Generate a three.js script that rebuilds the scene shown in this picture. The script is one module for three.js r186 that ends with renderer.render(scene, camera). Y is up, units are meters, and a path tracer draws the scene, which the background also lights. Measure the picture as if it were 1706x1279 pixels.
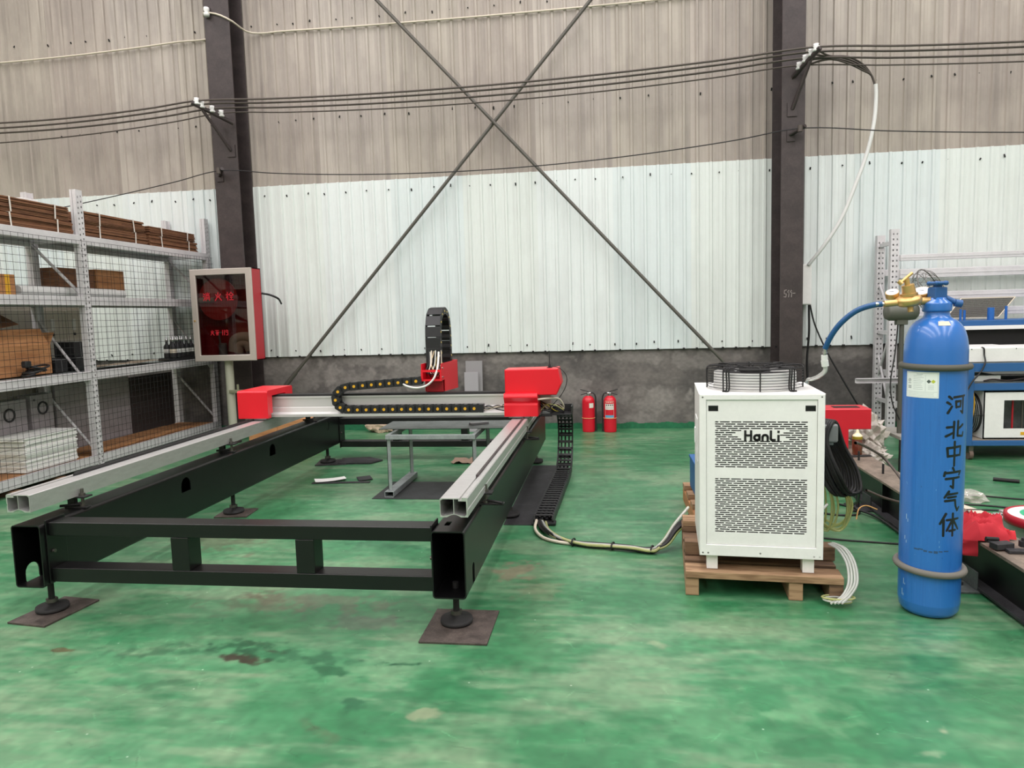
import * as THREE from 'three';
import { RoundedBoxGeometry } from 'three/addons/geometries/RoundedBoxGeometry.js';
import { mergeGeometries } from 'three/addons/utils/BufferGeometryUtils.js';
import { RectAreaLightUniformsLib } from 'three/addons/lights/RectAreaLightUniformsLib.js';
import { Brush, Evaluator, SUBTRACTION } from 'three-bvh-csg';

// ---------------------------------------------------------------- camera, light, exposure
const scene = new THREE.Scene();
const renderer = new THREE.WebGLRenderer({ antialias: true });
renderer.toneMapping = THREE.LinearToneMapping;
renderer.toneMappingExposure = 0.69;
renderer.shadowMap.enabled = true;
RectAreaLightUniformsLib.init();

const camera = new THREE.PerspectiveCamera(56.5, 1706 / 1279, 0.05, 60);
{ // the lens height is 1.4 m; it looks a little left and down with a slight roll
  const d = new THREE.Vector3(162, -121, 1190).normalize();
  const x = new THREE.Vector3(8653, -126, -1190); x.addScaledVector(d, -x.dot(d)).normalize();
  const n = new THREE.Vector3().crossVectors(d, x);
  const right = new THREE.Vector3(x.x, -n.x, -d.x), up = new THREE.Vector3(-x.y, n.y, d.y), back = new THREE.Vector3(-x.z, n.z, d.z);
  camera.quaternion.setFromRotationMatrix(new THREE.Matrix4().makeBasis(right, up, back));
  camera.position.set(0, 1.4, 0);
}
scene.background = new THREE.Color(0x9fb4c8);

const ROOM = { x0: -10, x1: 10, z0: -8.55, z1: 9, h: 7.6 };
const SKYLIGHTS = [[-7.2, 1.1, 15.5], [-3.7, 1.1, 15.5], [-0.2, 1.1, 15.5], [3.3, 1.1, 15.5], [6.8, 1.1, 15.5]];   // centre x, width, length
const SKY_POWER = 12.5, SKY_COLOR = 0xfff5f8;
for (const [x, w, l] of SKYLIGHTS) {
  const a = new THREE.RectAreaLight(SKY_COLOR, SKY_POWER, w, l);
  a.position.set(x, ROOM.h - 0.14, 0.2); a.lookAt(x, 0, 0.2); a.castShadow = true; scene.add(a);
}

// ---------------------------------------------------------------- helpers
let seed = 7; const rnd = () => { seed = (seed * 1664525 + 1013904223) >>> 0; return seed / 4294967296; };
const R = (a, b) => a + (b - a) * rnd();
const V = (x, y, z) => new THREE.Vector3(x, y, z);
const taken = {};
const uniq = n => { if (!(n in taken)) { taken[n] = 0; return n; } taken[n]++; return n + '_' + String(taken[n]).padStart(3, '0'); };
const origin = new WeakMap();
function thing(name, label, category, pos = [0, 0, 0], o = {}) {   // parts of a thing that is not turned are given in world metres
  const g = new THREE.Group(); g.name = uniq(name); g.position.set(...pos); g.rotation.y = o.ry || 0; scene.add(g);
  g.userData = { label, category }; if (o.group) g.userData.group = o.group; if (o.kind) g.userData.kind = o.kind;
  origin.set(g, o.local ? V(0, 0, 0) : V(...pos)); return g;
}
function clean(g) {
  g = g.index ? g.toNonIndexed() : g;
  for (const k of Object.keys(g.attributes)) if (!['position', 'normal', 'uv'].includes(k)) g.deleteAttribute(k);
  if (!g.attributes.normal) g.computeVertexNormals();
  if (!g.attributes.uv) g.setAttribute('uv', new THREE.BufferAttribute(new Float32Array(g.attributes.position.count * 2), 2));
  g.morphAttributes = {}; return g;
}
const J = a => Array.isArray(a) ? (a.length === 1 ? clean(a[0]) : mergeGeometries(a.map(clean), false)) : clean(a);
function metres(g) {   // texture coordinates in metres, by the way each face points
  const p = g.attributes.position, n = g.attributes.normal, u = g.attributes.uv;
  for (let i = 0; i < p.count; i += 3) {
    let ax = 0, ay = 0, az = 0;
    for (let k = 0; k < 3; k++) { ax += Math.abs(n.getX(i + k)); ay += Math.abs(n.getY(i + k)); az += Math.abs(n.getZ(i + k)); }
    for (let k = 0; k < 3; k++) {
      const j = i + k, x = p.getX(j), y = p.getY(j), z = p.getZ(j);
      if (ay >= ax && ay >= az) u.setXY(j, x, z); else if (ax >= az) u.setXY(j, z, y); else u.setXY(j, x, y);
    }
  }
  return g;
}
function part(parent, name, geo, mat, o = {}) {
  let g = J(geo); if (!o.keepUV) g = metres(g.clone());
  const at = origin.get(parent) || V(0, 0, 0);
  if (at.lengthSq() && !o.local) { g = g.clone(); g.translate(-at.x, -at.y, -at.z); }
  const m = new THREE.Mesh(g, mat); m.name = name; m.castShadow = m.receiveShadow = true; parent.add(m);
  if (o.at) { m.position.set(o.at[0] - at.x, o.at[1] - at.y, o.at[2] - at.z); }
  if (o.label) m.userData.label = o.label; if (o.kind) m.userData.kind = o.kind;
  origin.set(m, at); return m;
}
function share(parent, name, geo, mat, pos, rot) {   // many alike pieces over one geometry
  const m = new THREE.Mesh(geo, mat); m.name = name; m.castShadow = m.receiveShadow = true;
  const at = origin.get(parent) || V(0, 0, 0); m.position.set(pos[0] - at.x, pos[1] - at.y, pos[2] - at.z);
  if (rot) m.rotation.set(...rot); parent.add(m); origin.set(m, V(0, 0, 0)); return m;
}
function single(name, label, category, geo, mat, o = {}) {   // a thing that is one mesh
  let g = J(geo); if (!o.keepUV) g = metres(g.clone());
  g.computeBoundingBox(); const b = g.boundingBox, c = [(b.min.x + b.max.x) / 2, b.min.y, (b.min.z + b.max.z) / 2];
  g = g.clone(); g.translate(-c[0], -c[1], -c[2]);
  const m = new THREE.Mesh(g, mat); m.name = uniq(name); m.position.set(...c); m.castShadow = m.receiveShadow = true; scene.add(m);
  m.userData = { label, category }; if (o.group) m.userData.group = o.group; if (o.kind) m.userData.kind = o.kind; origin.set(m, V(...c)); return m;
}
// geometry
function BX(x0, x1, y0, y1, z0, z1, r = 0) {
  const w = Math.abs(x1 - x0), h = Math.abs(y1 - y0), d = Math.abs(z1 - z0);
  const g = r > 0 ? new RoundedBoxGeometry(w, h, d, 1, Math.min(r, w / 2.2, h / 2.2, d / 2.2)) : new THREE.BoxGeometry(w, h, d);
  return g.translate((x0 + x1) / 2, (y0 + y1) / 2, (z0 + z1) / 2);
}
const BR = (w, h, d, r, [x, y, z], [rx, ry, rz] = [0, 0, 0]) => (r ? new RoundedBoxGeometry(w, h, d, 1, r) : new THREE.BoxGeometry(w, h, d)).applyMatrix4(new THREE.Matrix4().compose(V(x, y, z), new THREE.Quaternion().setFromEuler(new THREE.Euler(rx, ry, rz)), V(1, 1, 1)));
function C(a, b, r, seg = 10, r2 = r) {
  const p = V(...a), q = V(...b), d = q.clone().sub(p), g = new THREE.CylinderGeometry(r2, r, d.length(), seg);
  return g.applyQuaternion(new THREE.Quaternion().setFromUnitVectors(V(0, 1, 0), d.clone().normalize())).translate((p.x + q.x) / 2, (p.y + q.y) / 2, (p.z + q.z) / 2);
}
const T = (pts, r, seg = 40, rad = 6, closed = false) => new THREE.TubeGeometry(new THREE.CatmullRomCurve3(pts.map(p => V(...p)), closed, 'centripetal'), seg, r, rad, closed);
const LA = (prof, seg = 24) => new THREE.LatheGeometry(prof.map(p => new THREE.Vector2(...p)), seg);
const shp = pts => new THREE.Shape(pts.map(p => new THREE.Vector2(...p)));
function EX(pts, depth, o = {}) {
  const s = shp(pts); for (const h of o.holes || []) s.holes.push(new THREE.Path(h.map(p => new THREE.Vector2(...p))));
  return new THREE.ExtrudeGeometry(s, { depth, bevelEnabled: !!o.bevel, bevelSize: o.bevel || 0, bevelThickness: o.bevel || 0, bevelSegments: 1, bevelOffset: -(o.bevel || 0), steps: 1, curveSegments: 8 });
}
const alongX = (g, x0) => g.applyMatrix4(new THREE.Matrix4().set(0, 0, 1, x0, 0, 1, 0, 0, -1, 0, 0, 0, 0, 0, 0, 1));   // outline given as (-z, y)
const circle = (cx, cy, r, n = 12) => Array.from({ length: n }, (_, i) => [cx + r * Math.cos(-i / n * 6.2832), cy + r * Math.sin(-i / n * 6.2832)]);
function ribbon(strokes, w, h, lw, depth = 0.0008) {   // brush strokes in a unit box, y down
  const out = [];
  for (const s of strokes) for (let i = 0; i + 1 < s.length; i++) {
    const a = [s[i][0] * w, -s[i][1] * h], b = [s[i + 1][0] * w, -s[i + 1][1] * h], l = Math.hypot(b[0] - a[0], b[1] - a[1]);
    out.push(new THREE.BoxGeometry(l + lw * 0.9, lw, depth).rotateZ(Math.atan2(b[1] - a[1], b[0] - a[0])).translate((a[0] + b[0]) / 2, (a[1] + b[1]) / 2, 0));
  }
  return J(out);
}
// noise and textures
const hash = (x, y, s) => { let h = (x * 374761393 + y * 668265263 + s * 1442695041) | 0; h = Math.imul(h ^ (h >>> 13), 1274126177); return ((h ^ (h >>> 16)) >>> 0) / 4294967296; };
function vn(x, y, px, py, s) {
  const xi = Math.floor(x), yi = Math.floor(y), fx = x - xi, fy = y - yi, u = fx * fx * (3 - 2 * fx), v = fy * fy * (3 - 2 * fy);
  const m = (a, b) => ((a % b) + b) % b, h = (a, b) => hash(m(a, px), m(b, py), s);
  const a = h(xi, yi), b = h(xi + 1, yi), c = h(xi, yi + 1), d = h(xi + 1, yi + 1);
  return a + (b - a) * u + (c - a) * v + (a - b - c + d) * u * v;
}
function fbm(u, v, fx, fy, oct, s) { let a = 0, w = 0.5, t = 0; for (let i = 0; i < oct; i++) { a += w * vn(u * fx, v * fy, fx, fy, s + i); t += w; w *= 0.55; fx *= 2; fy *= 2; } return a / t; }
function tex(w, h, fn, o = {}) {
  const d = new Uint8Array(w * h * 4);
  for (let j = 0; j < h; j++) for (let i = 0; i < w; i++) { const c = fn((i + 0.5) / w, (j + 0.5) / h), k = (j * w + i) * 4; d[k] = c[0]; d[k + 1] = c[1]; d[k + 2] = c[2]; d[k + 3] = 255; }
  const t = new THREE.DataTexture(d, w, h); t.magFilter = THREE.LinearFilter; t.minFilter = THREE.LinearMipmapLinearFilter; t.generateMipmaps = true;
  t.wrapS = t.wrapT = o.wrap || THREE.RepeatWrapping; if (!o.data) t.colorSpace = THREE.SRGBColorSpace;
  if (o.size) t.repeat.set(1 / o.size[0], 1 / o.size[1]); if (o.offset) t.offset.set(...o.offset); t.needsUpdate = true; return t;
}
const cl = v => v < 0 ? 0 : v > 255 ? 255 : v;
const mixc = (a, b, t) => [a[0] + (b[0] - a[0]) * t, a[1] + (b[1] - a[1]) * t, a[2] + (b[2] - a[2]) * t];
const sm = (a, b, x) => { const t = Math.min(1, Math.max(0, (x - a) / (b - a))); return t * t * (3 - 2 * t); };
const mat = (color, roughness = 0.6, metalness = 0, o = {}) => new THREE.MeshStandardMaterial({ color, roughness, metalness, ...o });
const phys = o => new THREE.MeshPhysicalMaterial(o);
function grained(rgb, amp, size, roughness, metalness = 0, o = {}) {   // a paint or a metal with fine and coarse mottling
  const st = o.stretch || [1, 1], sd = o.seed || 11;
  const t = tex(256, 256, (u, v) => { const n = fbm(u, v, 8 * st[0], 8 * st[1], 4, sd) - 0.5, f = fbm(u, v, 64, 64, 2, sd + 9) - 0.5, k = 1 + amp * (n * 1.6 + f * 0.7); return rgb.map(c => cl(c * k)); }, { size: [size, size] });
  const m = mat(0xffffff, roughness, metalness, { map: t }); if (o.bump) { m.bumpMap = t; m.bumpScale = o.bump; } return m;
}
function woodMat(rgb, dark, sd) {
  const t = tex(256, 256, (u, v) => { const w = fbm(u, v, 3, 24, 3, sd), f = fbm(u, v, 8, 96, 2, sd + 5); return mixc(rgb, dark, sm(0.35, 0.75, w * 0.6 + f * 0.4)).map(cl); }, { size: [0.5, 0.5] });
  return mat(0xffffff, 0.8, 0, { map: t, bumpMap: t, bumpScale: 0.0008 });
}

// ---------------------------------------------------------------- materials
const M = {};
const sheetTex = (rgb, dirt, k, sd) => tex(512, 512, (u, v) => {
  const s = fbm(u, v, 48, 2, 3, sd), b = fbm(u, v, 6, 4, 4, sd + 3), f = fbm(u, v, 96, 96, 1, sd + 8);
  return mixc(rgb, dirt, Math.min(1, Math.max(0, k * (sm(0.45, 0.85, s) * 0.7 + sm(0.4, 0.8, b) * 0.8 + (f - 0.5) * 0.15)))).map(cl);
}, { size: [2.9, 3.3] });
const whiteTex = sheetTex([224, 231, 229], [192, 196, 194], 0.35, 21), beigeTex = sheetTex([178, 170, 160], [144, 136, 129], 0.7, 41);
M.sheetWhite = [0xffffff, 0xf6f9fa, 0xfbfbf8].map(c => mat(c, 0.42, 0, { map: whiteTex }));
M.sheetBeige = [0xffffff, 0xf6f4f3, 0xf9f9f6].map(c => mat(c, 0.55, 0, { map: beigeTex }));
M.steelDark = grained([60, 52, 51], 0.25, 0.8, 0.55, 0.1, { seed: 31 });
M.rod = mat(0x5d5a54, 0.55, 0.3);
M.black = grained([10, 10, 11], 0.4, 0.5, 0.36, 0, { seed: 33 });
M.blackMatte = mat(0x171717, 0.7);
M.blackPlastic = mat(0x1d1e20, 0.5);
M.cable = mat(0x1b1b1c, 0.55);
M.cableBrown = mat(0x4c443e, 0.6);
M.alu = grained([206, 206, 204], 0.05, 0.4, 0.42, 0.75, { seed: 35, stretch: [1, 4] });
M.aluDark = mat(0x8c8d8e, 0.5, 0.7);
M.red = mat(0xd81326, 0.32);
M.redDeep = mat(0xb01524, 0.45);
M.yellow = mat(0xd9a423, 0.5);
M.white = grained([233, 233, 230], 0.03, 0.7, 0.38, 0, { seed: 37 });
M.whiteMatte = mat(0xdedfdc, 0.7);
M.chrome = mat(0xc9cacb, 0.25, 1);
M.bolt = mat(0x6a6762, 0.4, 0.8);
M.rackWhite = grained([204, 202, 203], 0.06, 0.6, 0.5, 0, { seed: 39 });
M.galv = grained([150, 156, 156], 0.15, 0.4, 0.5, 0.4, { seed: 43 });
M.galvPlate = grained([104, 110, 108], 0.25, 0.6, 0.5, 0.4, { seed: 45 });
M.plateRust = grained([82, 74, 69], 0.35, 0.35, 0.6, 0.35, { seed: 47 });
M.plateDark = grained([50, 50, 52], 0.4, 0.6, 0.55, 0.2, { seed: 49 });
M.cardBrown = woodMat([126, 86, 58], [96, 62, 42], 51);
M.cardOrange = woodMat([178, 128, 84], [156, 106, 66], 53);
M.strap = mat(0xd9d3ca, 0.6);
M.wood = woodMat([164, 134, 102], [122, 94, 68], 55);
M.woodDark = woodMat([122, 96, 72], [84, 64, 48], 57);
M.plywood = woodMat([168, 122, 78], [128, 88, 54], 59);
M.blue = grained([36, 98, 172], 0.1, 0.5, 0.4, 0, { seed: 61 });
M.blueDark = mat(0x24578f, 0.5);
M.brass = mat(0xd2ae72, 0.42, 0.75);
M.rubberGrey = mat(0x6d6a62, 0.85);
M.rubberDark = mat(0x55544b, 0.85);
M.beigePaint = grained([196, 192, 180], 0.04, 0.7, 0.5, 0, { seed: 63 });
M.greyPanel = grained([152, 146, 148], 0.08, 0.6, 0.5, 0, { seed: 65 });
M.darkBoard = grained([52, 43, 42], 0.2, 0.6, 0.7, 0, { seed: 67 });
M.paper = mat(0xe6e6e2, 0.8);
M.hoseClear = phys({ color: 0xe8eae4, roughness: 0.18, transmission: 0.55, thickness: 0.01, ior: 1.4 });
M.hoseYellow = phys({ color: 0xe3e6a6, roughness: 0.2, transmission: 0.6, thickness: 0.01, ior: 1.4 });
M.hoseCream = mat(0xcfc6b4, 0.55);
M.wrap = phys({ color: 0xf2f0ea, roughness: 0.12, transmission: 0.75, thickness: 0, ior: 1.45, side: THREE.DoubleSide });
M.chain = mat(0x2b2c2d, 0.45);
M.chalk = mat(0x9a928e, 0.9);

// ---------------------------------------------------------------- the setting
const FX0 = -6.2, FW = 11.4, FZ0 = -9, FD = 8.4;
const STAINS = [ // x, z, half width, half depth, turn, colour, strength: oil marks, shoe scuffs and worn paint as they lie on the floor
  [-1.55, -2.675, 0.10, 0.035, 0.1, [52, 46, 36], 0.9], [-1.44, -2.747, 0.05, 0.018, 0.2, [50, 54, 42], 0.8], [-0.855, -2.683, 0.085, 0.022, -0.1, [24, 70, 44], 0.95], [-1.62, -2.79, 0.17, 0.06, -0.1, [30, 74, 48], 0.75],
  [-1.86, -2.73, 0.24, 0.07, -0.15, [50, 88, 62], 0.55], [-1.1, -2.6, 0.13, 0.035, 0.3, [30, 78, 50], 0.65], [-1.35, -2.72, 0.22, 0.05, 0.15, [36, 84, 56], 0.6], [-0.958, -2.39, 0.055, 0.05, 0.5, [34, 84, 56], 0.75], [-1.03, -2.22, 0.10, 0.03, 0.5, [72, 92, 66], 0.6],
  [-0.685, -2.335, 0.06, 0.04, 0.2, [128, 138, 108], 0.8], [-2.37, -2.685, 0.04, 0.018, 0, [84, 74, 52], 0.8], [-1.4, -3.28, 0.36, 0.11, 0.05, [104, 98, 82], 0.55], [-1.75, -3.2, 0.3, 0.1, 0, [98, 102, 82], 0.5], [-1.17, -3.06, 0.26, 0.07, 0.05, [96, 96, 86], 0.5],
  [-0.52, -3.74, 0.10, 0.15, 0.1, [128, 116, 96], 0.7], [-0.36, -3.48, 0.12, 0.12, 0.4, [104, 122, 92], 0.5], [0.17, -2.945, 0.06, 0.035, 0.3, [132, 148, 116], 0.7], [1.07, -2.385, 0.035, 0.035, 0.2, [150, 160, 130], 0.85], [0.98, -2.257, 0.05, 0.022, -0.3, [128, 150, 118], 0.7],
  [0.646, -2.45, 0.16, 0.12, 0.3, [112, 150, 112], 0.4], [-0.89, -2.56, 0.08, 0.05, 0.3, [122, 152, 118], 0.5], [-2.46, -4.2, 0.3, 0.22, 0.2, [104, 104, 84], 0.5], [-1.9, -4.3, 0.13, 0.09, 0, [106, 92, 72], 0.6], [-1.5, -3.8, 0.4, 0.12, -0.1, [112, 142, 108], 0.5], [-2.1, -3.62, 0.18, 0.08, 0.2, [118, 112, 90], 0.55],
  [-1.35, -4.15, 0.3, 0.06, 0.1, [36, 92, 60], 0.6], [-2.1, -2.5, 0.2, 0.05, 0.6, [110, 146, 108], 0.5], [-1.75, -2.45, 0.12, 0.03, -0.5, [50, 94, 64], 0.5], [0.3, -2.4, 0.3, 0.2, 0.3, [106, 152, 112], 0.35]];
const FTW = 2048, FTH = 1509, scratch = new Float32Array(FTW * FTH);
for (let k = 0; k < 9000; k++) { // fine scuffs and scratches in the paint
  let x = rnd() * FTW, y = rnd() * FTH, a = R(0, 6.28), cur = R(-0.02, 0.02), n = R(3, 20) | 0, amp = rnd() < 0.6 ? R(0.03, 0.16) : -R(0.03, 0.14);
  if (rnd() < 0.5) a = R(-0.5, 0.5) + (rnd() < 0.5 ? Math.PI : 0);
  for (let i = 0; i < n; i++) { x += Math.cos(a); y += Math.sin(a); a += cur; const xi = x | 0, yi = y | 0; if (xi >= 0 && yi >= 0 && xi < FTW && yi < FTH) scratch[yi * FTW + xi] += amp * Math.sin((i + 0.5) / n * Math.PI); }
}
const floorMap = tex(FTW, FTH, (u, v) => {
  const x = FX0 + u * FW, z = FZ0 + v * FD;
  const big = fbm(u, v, 6, 5, 3, 101), mid = fbm(u, v, 30, 24, 5, 111), rub = fbm(u + v * 0.15, v, 60, 190, 3, 121), fine = fbm(u, v, 300, 220, 2, 131);
  let c = mixc([44, 104, 66], [84, 134, 96], sm(0.3, 0.7, big * 0.45 + mid * 0.4 + rub * 0.15));
  c = mixc(c, [112, 136, 106], 0.35 * sm(0.52, 0.7, mid * 0.6 + rub * 0.4));
  c = mixc(c, [38, 108, 68], 0.4 * sm(0.55, 0.72, fbm(u, v, 18, 26, 5, 171)));
  const dn = fbm(u, v, 22, 40, 6, 141) * 0.7 + rub * 0.3; c = mixc(c, [120, 138, 110], 0.58 * sm(0.42, 0.7, dn));   // ground-in dust and worn paint in patches
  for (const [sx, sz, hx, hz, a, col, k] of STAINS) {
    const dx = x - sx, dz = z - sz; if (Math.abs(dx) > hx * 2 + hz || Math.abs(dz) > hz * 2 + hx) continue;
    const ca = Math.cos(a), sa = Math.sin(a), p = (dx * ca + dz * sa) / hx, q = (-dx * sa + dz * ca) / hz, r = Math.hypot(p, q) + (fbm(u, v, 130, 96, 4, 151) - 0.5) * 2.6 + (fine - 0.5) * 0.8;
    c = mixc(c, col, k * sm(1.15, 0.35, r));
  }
  if (hash(Math.floor(u * 2047), Math.floor(v * 1508), 5) > 0.99985) c = mixc(c, [205, 215, 200], 0.8);
  const f = 1 + (fine - 0.5) * 0.22 + Math.max(-0.35, Math.min(0.5, scratch[Math.min(FTH - 1, (v * FTH) | 0) * FTW + Math.min(FTW - 1, (u * FTW) | 0)])); return c.map(k => cl(k * f));
}, { wrap: THREE.MirroredRepeatWrapping, size: [FW, FD], offset: [-FX0 / FW, -FZ0 / FD] });
const floorRough = tex(512, 512, (u, v) => { const r = cl(255 * (0.26 + 0.22 * fbm(u, v, 24, 24, 5, 161))); return [r, r, r]; }, { size: [4, 4], data: true });
M.floor = phys({ map: floorMap, roughness: 1, roughnessMap: floorRough, ior: 1.5 });
const WT = 0.25;
const set = (name, geo, m, label, category) => single(name, label, category, geo, m, { kind: 'structure' });
set('floor', BX(ROOM.x0, ROOM.x1, -0.2, 0, ROOM.z0 - WT, ROOM.z1, 0), M.floor, 'glossy green painted concrete workshop floor', 'floor');

// the low plastered wall with its green painted foot
const PATCH = [[-3.9, 0.7, 0.7, 0.24], [-3.2, 0.6, 0.5, 0.26], [-2.2, 0.72, 0.7, 0.2], [-4.2, 0.85, 0.5, 0.1], [-2.9, 0.86, 0.7, 0.08], [0.5, 0.33, 0.42, 0.16], [0.62, 0.4, 0.25, 0.12], [0.3, 0.12, 0.3, 0.08], [0.35, 0.86, 0.4, 0.08], [1.1, 0.8, 0.5, 0.12], [-1.1, 0.86, 0.5, 0.05], [2.5, 0.86, 0.5, 0.1], [-0.45, 0.45, 0.25, 0.2]];
const lowMap = tex(2048, 160, (u, v) => {
  const x = -8 + u * 16, y = v; const n = fbm(u, v, 120, 8, 5, 201), b = fbm(u, v, 24, 2, 4, 211), f = fbm(u, v, 500, 40, 2, 221);
  let c = mixc([80, 77, 75], [110, 105, 101], sm(0.3, 0.7, b * 0.5 + n * 0.5));
  for (const [px, py, hx, hy] of PATCH) { const r = Math.hypot((x - px) / hx, (y - py) / hy) + (n - 0.5) * 2.2; c = mixc(c, [138, 133, 128], 0.6 * sm(1.1, 0.5, r)); }
  if (y < 0.068 + (n - 0.5) * 0.05) c = mixc([22, 92, 58], [36, 110, 74], b);
  const k = 1 + (f - 0.5) * 0.2; return c.map(q => cl(q * k));
}, { wrap: THREE.ClampToEdgeWrapping, size: [16, 1], offset: [0.5, 0] });
M.lowWall = mat(0xffffff, 0.85, 0, { map: lowMap, bumpMap: lowMap, bumpScale: 0.002 });
const wallBack = thing('wall_back', 'rear hall wall of white and beige ribbed steel sheets over grey plaster', 'wall', [0, 0, ROOM.z0], { kind: 'structure' });
part(wallBack, 'plaster_base', BX(-10, 10, 0, 0.97, ROOM.z0 - WT, ROOM.z0, 0), M.lowWall);
part(wallBack, 'backing', BX(-10, 10, 0.97, ROOM.h, ROOM.z0 - WT, ROOM.z0 - 0.08, 0), M.whiteMatte);
{
  const PITCH = 0.147, N = 6, W = PITCH * N, front = [[0, 0]];
  for (let i = 0; i < N; i++) { const c = (i + 0.5) * PITCH; front.push([c - 0.021, 0], [c - 0.012, 0.019], [c + 0.012, 0.019], [c + 0.021, 0]); if (i < N - 1) front.push([c + 0.055, 0], [c + 0.058, 0.0025], [c + 0.088, 0.0025], [c + 0.091, 0]); }
  front.push([W, 0]); const prof = [...front, [W, -0.003], [0, -0.003]];
  // the outline's second axis turns from -z to +z, out of the wall
  const mk = h => { const g = EX(prof, h); const m = new THREE.Matrix4().set(1, 0, 0, 0, 0, 0, 1, 0, 0, 1, 0, 0, 0, 0, 0, 1); g.applyMatrix4(m); const q = clean(g), p = q.attributes.position, n = q.attributes.normal; for (let i = 0; i < p.count; i += 3) for (const a of [p, n]) { const t = [a.getX(i + 1), a.getY(i + 1), a.getZ(i + 1)]; a.setXYZ(i + 1, a.getX(i + 2), a.getY(i + 2), a.getZ(i + 2)); a.setXYZ(i + 2, ...t); } q.computeVertexNormals(); return metres(q); };
  const low = mk(3.05 - 0.945), high = mk(ROOM.h - 3.0);
  let k = 0;
  for (let x = -8.82 + 0.06; x < 8.9; x += W, k++) {
    share(wallBack, 'white_steel_sheet', low, M.sheetWhite[k % 3], [x, 0.945, ROOM.z0 + 0.024 + (k % 2) * 0.0035]);
    share(wallBack, 'beige_steel_sheet', high, M.sheetBeige[(k * 2) % 3], [x, 3.0, ROOM.z0 - 0.002 + (k % 2) * 0.0035]);
  }
  const screws = [];
  for (const [y, z] of [[1.02, 0.03], [2.93, 0.03], [3.82, 0.004], [4.95, 0.004]]) for (let x = -8.6; x < 8.6; x += R(0.2, 0.34)) screws.push(C([x, y + R(-0.03, 0.03), ROOM.z0 + z - 0.004], [x, y + R(-0.003, 0.003), ROOM.z0 + z + 0.012], 0.008, 6));
  for (let x = -8.7; x < 8.6; x += PITCH) if (rnd() < 0.7) screws.push(BX(x - 0.012, x + 0.012, 0.935, 0.955, ROOM.z0 + 0.01, ROOM.z0 + 0.05));
  part(wallBack, 'screws', screws, M.blackMatte, { kind: 'stuff' });
}
M.hall = mat(0xc4beb2, 0.7); M.roof = mat(0xb9bbb9, 0.7);
set('wall_left', BX(ROOM.x0 - WT, ROOM.x0, 0, ROOM.h, ROOM.z0 - WT, ROOM.z1), M.hall, 'pale hall wall beyond the storage rack', 'wall');
set('wall_right', BX(ROOM.x1, ROOM.x1 + WT, 0, ROOM.h, ROOM.z0 - WT, ROOM.z1), M.hall, 'pale hall wall far beyond the blue cart', 'wall');
set('wall_front', BX(ROOM.x0, ROOM.x1, 0, ROOM.h, ROOM.z1, ROOM.z1 + WT), M.hall, 'pale hall wall behind the viewer', 'wall');
set('ceiling', BX(ROOM.x0, ROOM.x1, ROOM.h, ROOM.h + 0.2, ROOM.z0 - WT, ROOM.z1), M.roof, 'pale steel hall roof carrying the skylight strips', 'ceiling');
M.skylight = mat(0xe8eef2, 0.6, 0, { emissive: 0xfbfdff, emissiveIntensity: 2.2 });
SKYLIGHTS.forEach(([x, w, l], i) => {
  const g = thing('window_' + (i + 1), ['leftmost', 'second from left', 'middle', 'second from right', 'rightmost'][i] + ' translucent skylight strip in the hall roof', 'skylight', [x, ROOM.h - 0.11, 0.2], { kind: 'structure' });
  part(g, 'pane', BX(x - w / 2, x + w / 2, ROOM.h - 0.1, ROOM.h - 0.08, 0.2 - l / 2, 0.2 + l / 2), M.skylight);
  part(g, 'window_frame', [BX(x - w / 2 - 0.06, x - w / 2, ROOM.h - 0.13, ROOM.h, 0.2 - l / 2, 0.2 + l / 2), BX(x + w / 2, x + w / 2 + 0.06, ROOM.h - 0.13, ROOM.h, 0.2 - l / 2, 0.2 + l / 2)], M.roof);
});

// steel columns
function column(x0, x1, zf, label) {
  const xc = (x0 + x1) / 2, g = thing('steel_column', label, 'column', [xc, 0, zf - 0.2], { kind: 'structure' });
  part(g, 'front_flange', BX(x0, x1, 0, ROOM.h, zf - 0.014, zf, 0.002), M.steelDark);
  part(g, 'rear_flange', BX(x0, x1, 0, ROOM.h, -8.52, -8.505, 0.002), M.steelDark);
  part(g, 'web', BX(xc - 0.006, xc + 0.006, 0, ROOM.h, -8.505, zf - 0.014), M.steelDark);
  part(g, 'base_plate', BX(x0 - 0.06, x1 + 0.06, 0, 0.022, -8.53, zf, 0.003), M.steelDark);
  return g;
}
column(-4.655, -4.345, -8.2, 'dark brown steel column behind the red hydrant cabinet');
const colR = column(1.825, 2.06, -8.07, 'dark brown steel column behind the white chiller with chalk marks');
part(colR, 'chalk_mark', ribbon([[[0.25, 0.05], [0.05, 0.1], [0.02, 0.5], [0.25, 0.55], [0.2, 0.95], [0, 0.9]], [[0.5, 0.1], [0.36, 0.3], [0.5, 0.45], [0.55, 0.1], [0.48, 0.95]], [[0.78, 0.1], [0.64, 0.3], [0.78, 0.45], [0.84, 0.1], [0.76, 0.95]], [[0.92, 0.5], [1.15, 0.48]]], 0.1, 0.085, 0.006).translate(1.865, 1.58, -8.0692), M.chalk, { keepUV: true });

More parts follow.
